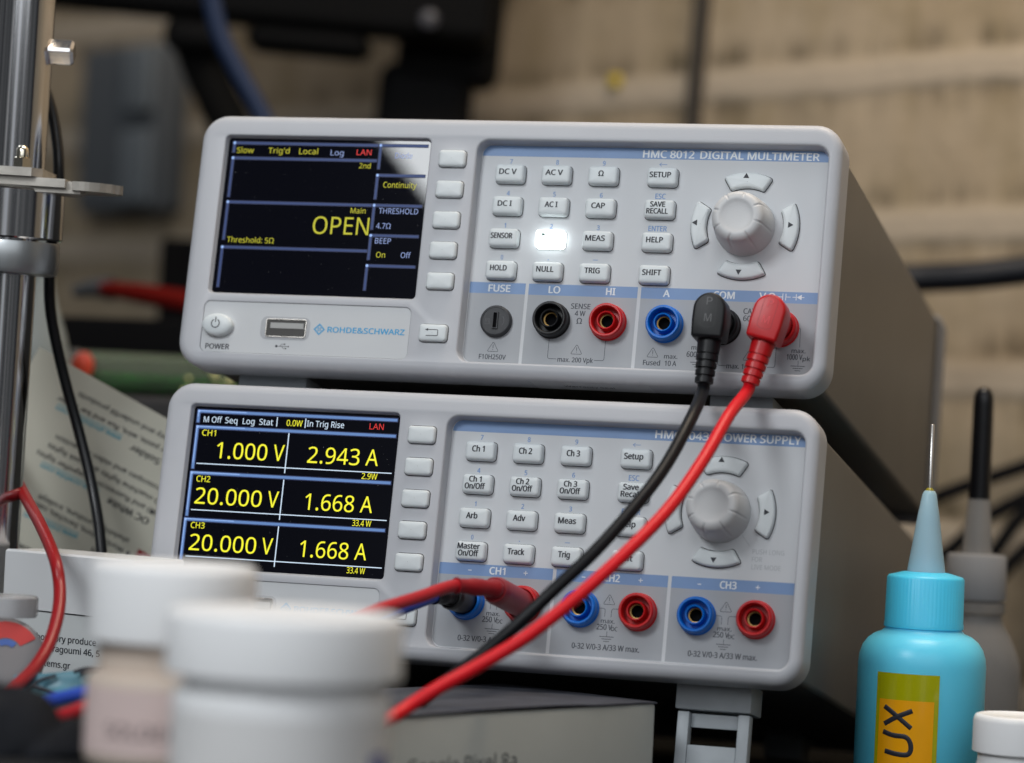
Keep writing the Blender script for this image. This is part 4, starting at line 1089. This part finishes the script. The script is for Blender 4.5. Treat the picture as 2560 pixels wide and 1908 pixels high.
def cable(name, pts, r, m, label, n=14):
    O = Vector(pts[0])
    b = MB(); b.tube(spline(pts, 12), r, n); localise(b, O)
    o = b.build(name, m, None, smooth=60, loc=O * .001); tag(o, label, 'cable'); return o
BLKC = mat('black_cable_jacket', (0.008, 0.009, 0.011), 0.3, spec=0.5)
cable('black_strand', [px(*q) for q in ((95, 180, 1012), (125, 260, 1010), (141, 340, 1008), (147, 420, 1006), (142, 520, 1008), (128, 620, 1010), (123, 700, 1012), (126, 775, 1014), (141, 860, 1016), (166, 965, 1018), (200, 1090, 1018), (232, 1225, 1014), (252, 1360, 1005), (255, 1500, 995), (250, 1640, 990), (246, 1800, 988), (220, 1925, 990))], 1.95, BLKC,
      'black cable hanging behind the chrome pole and across the leaflet')
cable('red_cable', [px(*q) for q in ((-20, 1040, 1035), (12, 1135, 1022), (58, 1232, 985), (103, 1316, 935), (136, 1395, 905), (149, 1465, 897), (145, 1535, 888), (122, 1612, 878), (88, 1668, 868), (55, 1702, 858), (10, 1740, 845))], 2.0, mat('red_cable_jacket', lin(150, 14, 22), 0.35),
      'dark red cable looping in front of the white carton')

# black rigid case the small jar stands on, lower left corner
C0 = px(433, 1500, 742)
def fr(a, c): return R2 * a + F2 * c        # lateral / depth offsets from the lens, bench plane
cam0 = Vector((CAM.x * 1000, CAM.y * 1000, 0))
def world2(a, c, z): p = cam0 + fr(a, c); return Vector((p.x, p.y, z))
def obox(b, a0, c0, z0, a1, c1, z1, r):
    q = MB(); q.rbox(a0, c0, z0, a1, c1, z1, r, 3)
    b.add([tuple(world2(x, y, z)) for x, y, z in q.v], q.f)
root = empty('tool_case', world2(-120, 760, BENCH_Z) * .001); tag(root, 'black tool case under the smaller jar at the lower left', 'case')
CASE = mat('black_case_plastic', (0.012, 0.013, 0.015), 0.5, noise=0.2, nscale=60, bump=0.2, bscale=400)
b = MB(); obox(b, -190, 684, BENCH_Z, -60, 770, -112, 4); localise(b, world2(-120, 760, BENCH_Z)).build('case_body', CASE, root, smooth=40)
b = MB(); obox(b, -191, 683, -111.6, -59, 771, -103.2, 3); localise(b, world2(-120, 760, BENCH_Z)).build('case_lid', CASE, root, smooth=40)
O = world2(-150, 836, BENCH_Z); b = MB(); obox(b, -196, 774, BENCH_Z, -110, 899, -103.2, 4)
o = localise(b, O).build('storage_box', CASE, None, smooth=40, loc=O * .001); tag(o, 'low black storage box carrying the reel and the teal packet, behind the tool case', 'box')
# black cloth heaped on the case
def blob(b, cx, cy, cz, rx, ry, rz, amp=.12, seed=0):
    rnd = random.Random(seed); ph = [rnd.uniform(0, 6.28) for _ in range(6)]
    R = []
    for i in range(1, 16):
        t = pi * i / 16; ring = []
        for j in range(32):
            p = 2 * pi * j / 32
            m = 1 + amp * (sin(3 * p + ph[0] + 2 * t) + .6 * sin(5 * p + ph[1]) * sin(2 * t + ph[2]) + .5 * sin(7 * t + ph[3] + p))
            ring.append((cx + rx * m * sin(t) * cos(p), cy + ry * m * sin(t) * sin(p), cz + rz * m * cos(t)))
        R.append(ring)
    b.rings(R, True, True, True)
b = MB(); q = MB()
blob(q, -126, 725, -102, 22, 16, 15, .08, 3); q2 = MB(); blob(q2, -107, 722, -103, 16, 13, 8, .1, 5)
for z in (q, q2): b.add([tuple(world2(x, y, max(zz, -103.1))) for x, y, zz in z.v], z.f)
O = world2(-128, 745, -107)
o = localise(b, O).build('black_cloth', mat('black_cloth_weave', (0.011, 0.012, 0.015), 0.9, spec=.2, noise=0.25, nscale=200, bump=0.4, bscale=900), None, smooth=60, loc=O * .001)
tag(o, 'crumpled black cloth heaped on the tool case lid', 'cloth')

# reel of clear plastic with a red label
O = px(12, 1640, 890); axr = (CAM * 1000 - O).normalized(); axr = (axr + Vector((0, 0, .35)) + R2 * .1).normalized()
root = empty('plastic_reel', O * .001); tag(root, 'smoky plastic reel with red and blue label at the left edge', 'reel')
b = MB(); b.lathe([(.1, 2.5), (6, 2.4), (11.0, 1.9), (12.0, 1.2), (12.4, 0), (12.4, -6), (11.5, -7), (.1, -7)], axis=axr, n=48)
b.build('reel_body', mat('smoky_reel_plastic', (0.30, 0.29, 0.30), 0.25, trans=.25, ior=1.2), root, smooth=40)
b = MB(); e = (R2 - axr * R2.dot(axr)).normalized(); f_ = axr.cross(e)
def rp(x, y, h): return tuple(e * x + f_ * y + axr * h)
n = 14
b.rings([[rp(r_ * cos(radians(-150 + 185 * q / n)) , r_ * sin(radians(20 + 95 * q / n)), 2.75) for q in range(n + 1)] for r_ in (6.0, 10.2)], False)
b.v = []; b.f = []; b.mi = []
b.rings([[rp(r_ * cos(radians(35 + 110 * q / n)), r_ * sin(radians(35 + 110 * q / n)), 2.6 if r_ < 8 else 2.35) for q in range(n + 1)] for r_ in (5.0, 10.4)], False)
lb = b.build('label', mat('red_reel_label', lin(190, 60, 58), 0.4), root, smooth=0)
b = MB(); b.rings([[rp(r_ * cos(radians(50 + 80 * q / n)), r_ * sin(radians(50 + 80 * q / n)), 2.7) for q in range(n + 1)] for r_ in (2.6, 4.6)], False)
b.build('blue_stripe', mat('blue_reel_label', lin(70, 100, 170), 0.4), lb, smooth=0)
b = MB(); b.lathe([(9.5, -3), (9.9, -2), (9.9, 3), (9.3, 3.6), (.1, 3.8)], tuple(Vector((0, 0, 14.5)) + F2 * 9 - R2 * 2.0), Vector((0, 0, 1)), 72, lambda r, h, th: (r + .06 * cos(th * 36) * (r > 9.4), h))
b.build('clear_cap', mat('clear_cap_plastic', (0.75, 0.75, 0.76), 0.25, trans=.7, ior=1.12), root, smooth=40)

# teal packet with black scribble
O = px(165, 1712, 862)
root = empty('teal_packet', O * .001); tag(root, 'crumpled teal packet with black marker writing, under the red cable', 'packet')
b = MB(); q = []
TM = mat('teal_film', lin(80, 128, 145), 0.35, noise=0.2, nscale=120)
R = []
for i in range(9):
    row = []
    for j in range(17):
        x = -16 + 34 * j / 16; y = -9 + 15 * i / 8
        h = 2.2 * sin(j * .8 + i * .5) * .5 + 1.2 * sin(i * 1.1)
        row.append(tuple(R2 * x + Vector((0, 0, 1)) * (y * .62 + x * .12) + F2 * (y * .55) - F2 * h * .6))
    R.append(row)
b.rings(R, False); b.build('packet_film', TM, root, smooth=60, recalc=False)
b = MB()
for st in ([(-12, -3), (-8, 2), (-3, 4)], [(-9, 0), (-4, -3), (-1, -5)], [(-12, -5), (-10, -6), (-9, -4)], [(4, 4), (9, 5), (13, 1), (16, -4)], [(2, 5), (6, 6.2), (10, 5.6)]):
    b.tube([R2 * x + Vector((0, 0, 1)) * (y * .62 + x * .12 + .5) + F2 * (y * .55 - 2.6) for x, y in [tuple(p) for p in spline([Vector((a, c, 0)) for a, c in st], 5) for p in [(p.x, p.y)]]], .55, 8)
b.build('marker_writing', INKB, root, smooth=60)

# ---------------------------------------------------------------- behind, left
case_m = mat('dark_grey_case', (0.035, 0.035, 0.037), 0.75, noise=0.1, nscale=30, spec=.2)
b = MB(); b.rbox(-330, 205, BENCH_Z, -12, 440, -9.5, 4, 3); O = Vector((-171, 322, BENCH_Z)); 
o = localise(b, O).build('equipment_case', case_m, None, loc=O * .001); tag(o, 'dark grey equipment case behind the leaflet, carrying the green vial', 'case')
# green vial lying down
va, vb = px(122, 868, 1243), px(640, 925, 1262); vl = (vb - va); L_ = vl.length; vdir = vl.normalized()
va.z = vb.z = -9.4 + 9.3; vdir = (vb - va).normalized(); L_ = (vb - va).length
root = empty('green_vial', va * .001); tag(root, 'clear glass vial of green liquid lying on its side, silver capped with an orange spot', 'vial')
b = MB(); b.lathe([(.1, 0), (6, 0), (8.4, 1.0), (9.2, 3), (9.2, L_)], axis=vdir, n=40, cap1=True)
b.build('glass_tube', mat('green_tinted_glass', (0.80, 0.95, 0.72), 0.04, trans=.92, ior=1.12, spec=.9), root, smooth=50)
b = MB(); b.lathe([(.1, 15), (8.6, 15), (8.6, L_ - .5)], axis=vdir, n=40, cap1=True)
n0 = len(b.v); b.v = [(x, y, min(z, 0.0)) for x, y, z in b.v]
b.build('green_liquid', mat('green_liquid', (0.012, 0.12, 0.015), 0.1, noise=0.5, nscale=40, trans=.2), root, smooth=50)
b = MB(); b.lathe([(9.3, 4), (9.5, 4.5), (9.5, 8), (9.3, 8.5)], axis=vdir, n=40); b.cur = 1; b.lathe([(9.3, 8.6), (9.6, 8.8), (9.6, 10.6), (9.3, 10.8)], axis=vdir, n=40); b.cur = 0; b.lathe([(9.3, 11), (9.6, 11.3), (9.6, 13.2), (9.3, 13.5)], axis=vdir, n=40)
b.build('silver_collar', [mat('silver_band', (0.7, 0.7, 0.7), 0.25, metal=.9), DARKP], root, smooth=40)
sp_ = px(216, 884, 1243) - va - F2 * 9.0; sp_.z = 2.5
b = MB(); b.lathe([(.1, 1.2), (3.2, 1.0), (4.4, .3), (4.4, -3)], tuple(sp_), -FWD, 24); 
b.v = [(x, y, sp_.z + (z - sp_.z) * 1.3) for x, y, z in b.v]; b.build('orange_spot', mat('orange_red_plastic', lin(200, 70, 45), 0.4), root, smooth=50)
rr_ = random.Random(4); b = MB()
for k_ in range(14):
    c_ = vdir * (L_ * (.62 + .3 * rr_.random())) - F2 * 8.9 + Vector((0, 0, rr_.uniform(-7, 4.5)))
    r_ = rr_.uniform(.8, 1.9); b.lathe([(.02, -r_)] + [(r_ * sin(pi * q / 6), -r_ * cos(pi * q / 6)) for q in range(1, 6)] + [(.02, r_)], tuple(c_), (0, 0, 1), 10)
b.build('bubbles', mat('pale_yellow_bubbles', lin(215, 210, 150), 0.1), root, smooth=60)
# black box and red handled tool
b = MB(); b.rbox(-215, 330, -9.3, -62, 395, 27, 2, 3); O = Vector((-140, 362, -9.3))
o = localise(b, O).build('black_box', mat('black_box_card', (0.003, 0.003, 0.0035), 0.8, spec=.1), None, loc=O * .001); tag(o, 'flat black box on the equipment case behind the green vial', 'box')
O = Vector((-152, 362, 27))
root = empty('pliers', O * .001); tag(root, 'pliers with red handle grips lying on the flat black box', 'pliers')
for s_ in (-1, 1):
    b = MB(); b.tube(spline([(-38, 8 * s_ * .3, 15), (-10, 10 * s_, 12), (20, 12 * s_, 8), (52, 9 * s_, 5)], 8), lambda t: 3.4 + 1.6 * sin(pi * t), 16); b.build('handle', mat('red_grip', lin(92, 13, 8), 0.85, spec=.1), root, smooth=60)
b = MB(); b.tube(spline([(-34, 0, 15), (-44, 0, 15), (-54, 0, 13)], 6), lambda t: 6 - 3 * t, 14); b.build('jaw', DARKP, root, smooth=60)
O = world2(-165, 1670, BENCH_Z); b = MB(); obox(b, -203, 1640, BENCH_Z, -112, 1705, 84, 4)
o = localise(b, O).build('black_carton', mat('black_carton_board', (0.003, 0.003, 0.0035), .85, spec=.08), None, smooth=40, loc=O * .001); tag(o, 'tall black carton against the wall, behind the pliers and the multimeter', 'carton')
# clear bottle top behind the leaflet corner
O = Vector((*(px(96, 900, 1215).xy), -9.3)); root = empty('clear_bottle', O * .001); tag(root, 'small clear plastic bottle behind the leaflet corner', 'bottle')
b = MB(); b.lathe([(13, 0), (13.5, 1), (13.5, 14), (11, 24), (7, 36), (4.5, 46), (4.5, 52)], n=40, cap0=True, cap1=True); b.build('bottle_body', mat('milky_clear_plastic', (0.42, 0.46, 0.45), 0.25, trans=.5, ior=1.15), root, smooth=50)

# grey junction box fixed to the wall
def onwall(u, v, lift):
    d0 = 900
    dirv = (P(u, v, 1000) - CAM); wn = Vector((-wdir.y, wdir.x, 0)); 
    t = (Vector((WD_R.x, WD_R.y, 0)) - Vector((CAM.x, CAM.y, 0))).dot(wn) / dirv.dot(wn)
    p = CAM + dirv * t; n_ = wn if (CAM - p).dot(wn) > 0 else -wn
    return mm(p + n_ * lift * .001), n_
pc, wn = onwall(372, 318, 0)
root = empty('junction_box', pc * .001); tag(root, 'grey two-part electrical box fixed to the block wall', 'junction box')
ez = Vector((0, 0, 1)); ew = Vector((-wdir.x, -wdir.y, 0))
def wbox(b, x0, z0, x1, z1, h0, h1, r):
    q = MB(); q.rbox(x0, z0, h0, x1, z1, h1, r, 3); b.add([tuple(ew * x + ez * y + wn * z) for x, y, z in q.v], q.f)
GBX = mat('grey_box_plastic', (0.10, 0.11, 0.12), 0.6)
b = MB(); wbox(b, -50, -62, 50, 55, .5, 26, 5); b.build('box_body', GBX, root)
b = MB(); wbox(b, 14, 5, 48, 52, 26.2, 34, 4); b.build('switch', mat('pale_grey_switch', (0.17, 0.19, 0.205), .55), root)
b = MB(); wbox(b, 12, -58, 48, -6, 26.2, 33, 4); b.build('switch', MATS['pale_grey_switch'], root)

# black monitor with its column, top
root_p = px(640, 60, 1600)
root = empty('monitor', root_p * .001); tag(root, 'black monitor on a thick column, blurred at the top behind the multimeter', 'monitor')
MBK = mat('monitor_black', (0.0025, 0.0026, 0.003), 0.75, spec=0.15)
def cbox(b, u0, v0, u1, v1, d0, d1, r):
    k_ = d0 / FPX; q = MB(); q.rbox((u0 - 640) * k_, d0 - 1600, -(v1 - 60) * k_, (u1 - 640) * k_, d1 - 1600, -(v0 - 60) * k_, r, 3)
    b.add([tuple(R2 * x * 1.0 + F2 * y + Vector((0, 0, z)) + R2 * (z * .047) - Vector((0, 0, 1)) * 0 + Vector((0, 0, -.047 * x))) for x, y, z in q.v], q.f)
b = MB(); cbox(b, 60, -900, 1235, 62, 1580, 1620, 6); b.build('screen_back', MBK, root)
b = MB(); cbox(b, 985, -400, 1245, 150, 1622, 1660, 10); b.build('mount_bracket', MBK, root)
b = MB(); cbox(b, 945, 100, 1185, 1000, 1625, 1658, 10); b.build('column', MBK, root)
b = MB(); cbox(b, 415, 62, 560, 150, 1585, 1618, 8); b.build('cable_block', MBK, root)
b = MB(); cbox(b, 620, 62, 935, 128, 1585, 1618, 8); b.build('cable_block', MBK, root)
b = MB(); c_ = px(1072, 48, 1575) - root_p; b.lathe([(.1, 1), (4, .8), (5, 0), (5, -8)], tuple(c_), -FWD, 20); b.build('round_knob', mat('dull_grey_knob', (0.05, 0.05, 0.06), .4), root, smooth=50)
cable('black_strand', [px(*q) for q in ((470, 60, 1610), (505, 160, 1612), (545, 250, 1612), (590, 350, 1612), (625, 480, 1610), (640, 700, 1600), (640, 980, 1590))], 12.0, mat('wall_shadow_black', (0.004, 0.004, 0.004), .8, spec=.1), 'thick black strand added for the shadow on the wall beside the blue cable')  # added dark strand standing in for the monitor's shadow on the wall
cable('blue_cable', [px(*q) for q in ((520, -40, 1380), (548, 80, 1380), (590, 170, 1380), (640, 260, 1380), (690, 360, 1380), (735, 480, 1385), (760, 700, 1390), (765, 980, 1395))], 4.6, mat('blue_cable_jacket', lin(6, 32, 66), 0.6), 'blue cable dropping behind the multimeter beside the monitor column')

# ---------------------------------------------------------------- behind, right
def wcable(name, uv, r, m, label, lift):
    pts = [onwall(u, v, lift)[0] for u, v in uv]; return cable(name, pts, r, m, label)
wcable('hanging_cable', [(1800, -260), (1776, 0), (1763, 150), (1750, 310), (1735, 600), (1725, 900)], 4.6, mat('dark_brown_cable', (0.03, 0.024, 0.018), 0.5), 'thin dark cable hanging down the block wall', 6)
cable('thick_cable', [px(*q) for q in ((2180, 700, 1385), (2300, 696, 1380), (2420, 690, 1372), (2540, 678, 1366), (2700, 655, 1358), (2860, 620, 1350))], 7.0, mat('thick_black_jacket', (0.006, 0.007, 0.011), 0.45, spec=.35), 'thick black cable crossing the wall behind the multimeter housing', 20)
for pts, lab_ in (((( 2290, 1262), (2370, 1232), (2460, 1200), (2560, 1166), (2700, 1110)), 'uppermost thin black cable behind the dropper bottle'),
                  (((2300, 1420), (2375, 1375), (2460, 1300), (2560, 1245), (2700, 1185)), 'middle thin black cable behind the dropper bottle'),
                  (((2440, 1440), (2490, 1375), (2540, 1305), (2600, 1240), (2700, 1160)), 'steeper thin black cable right of the dropper bottle'),
                  (((2500, 1440), (2535, 1400), (2580, 1362), (2700, 1290)), 'lowest thin black cable right of the dropper bottle cap')):
    cable('thin_cable', [px(u_, v_, 1372 + 4 * i_) for i_, (u_, v_) in enumerate(pts)], 3.5, mat('matt_black_jacket', (0.004, 0.004, 0.005), .75, spec=.12), lab_)['group'] = 'thin black cables along the wall'
pp, wn = onwall(1542, 205, 2)
b = MB(); b.lathe([(.1, 2.5), (2.5, 2.2), (4.2, 1.0), (4.6, -1.5)], (0, 0, 0), tuple(wn), 20)
o = b.build('push_pin', mat('yellow_plastic', lin(190, 165, 30), 0.5), None, smooth=60, loc=pp * .001); tag(o, 'small yellow pin stuck in the block wall', 'pin')
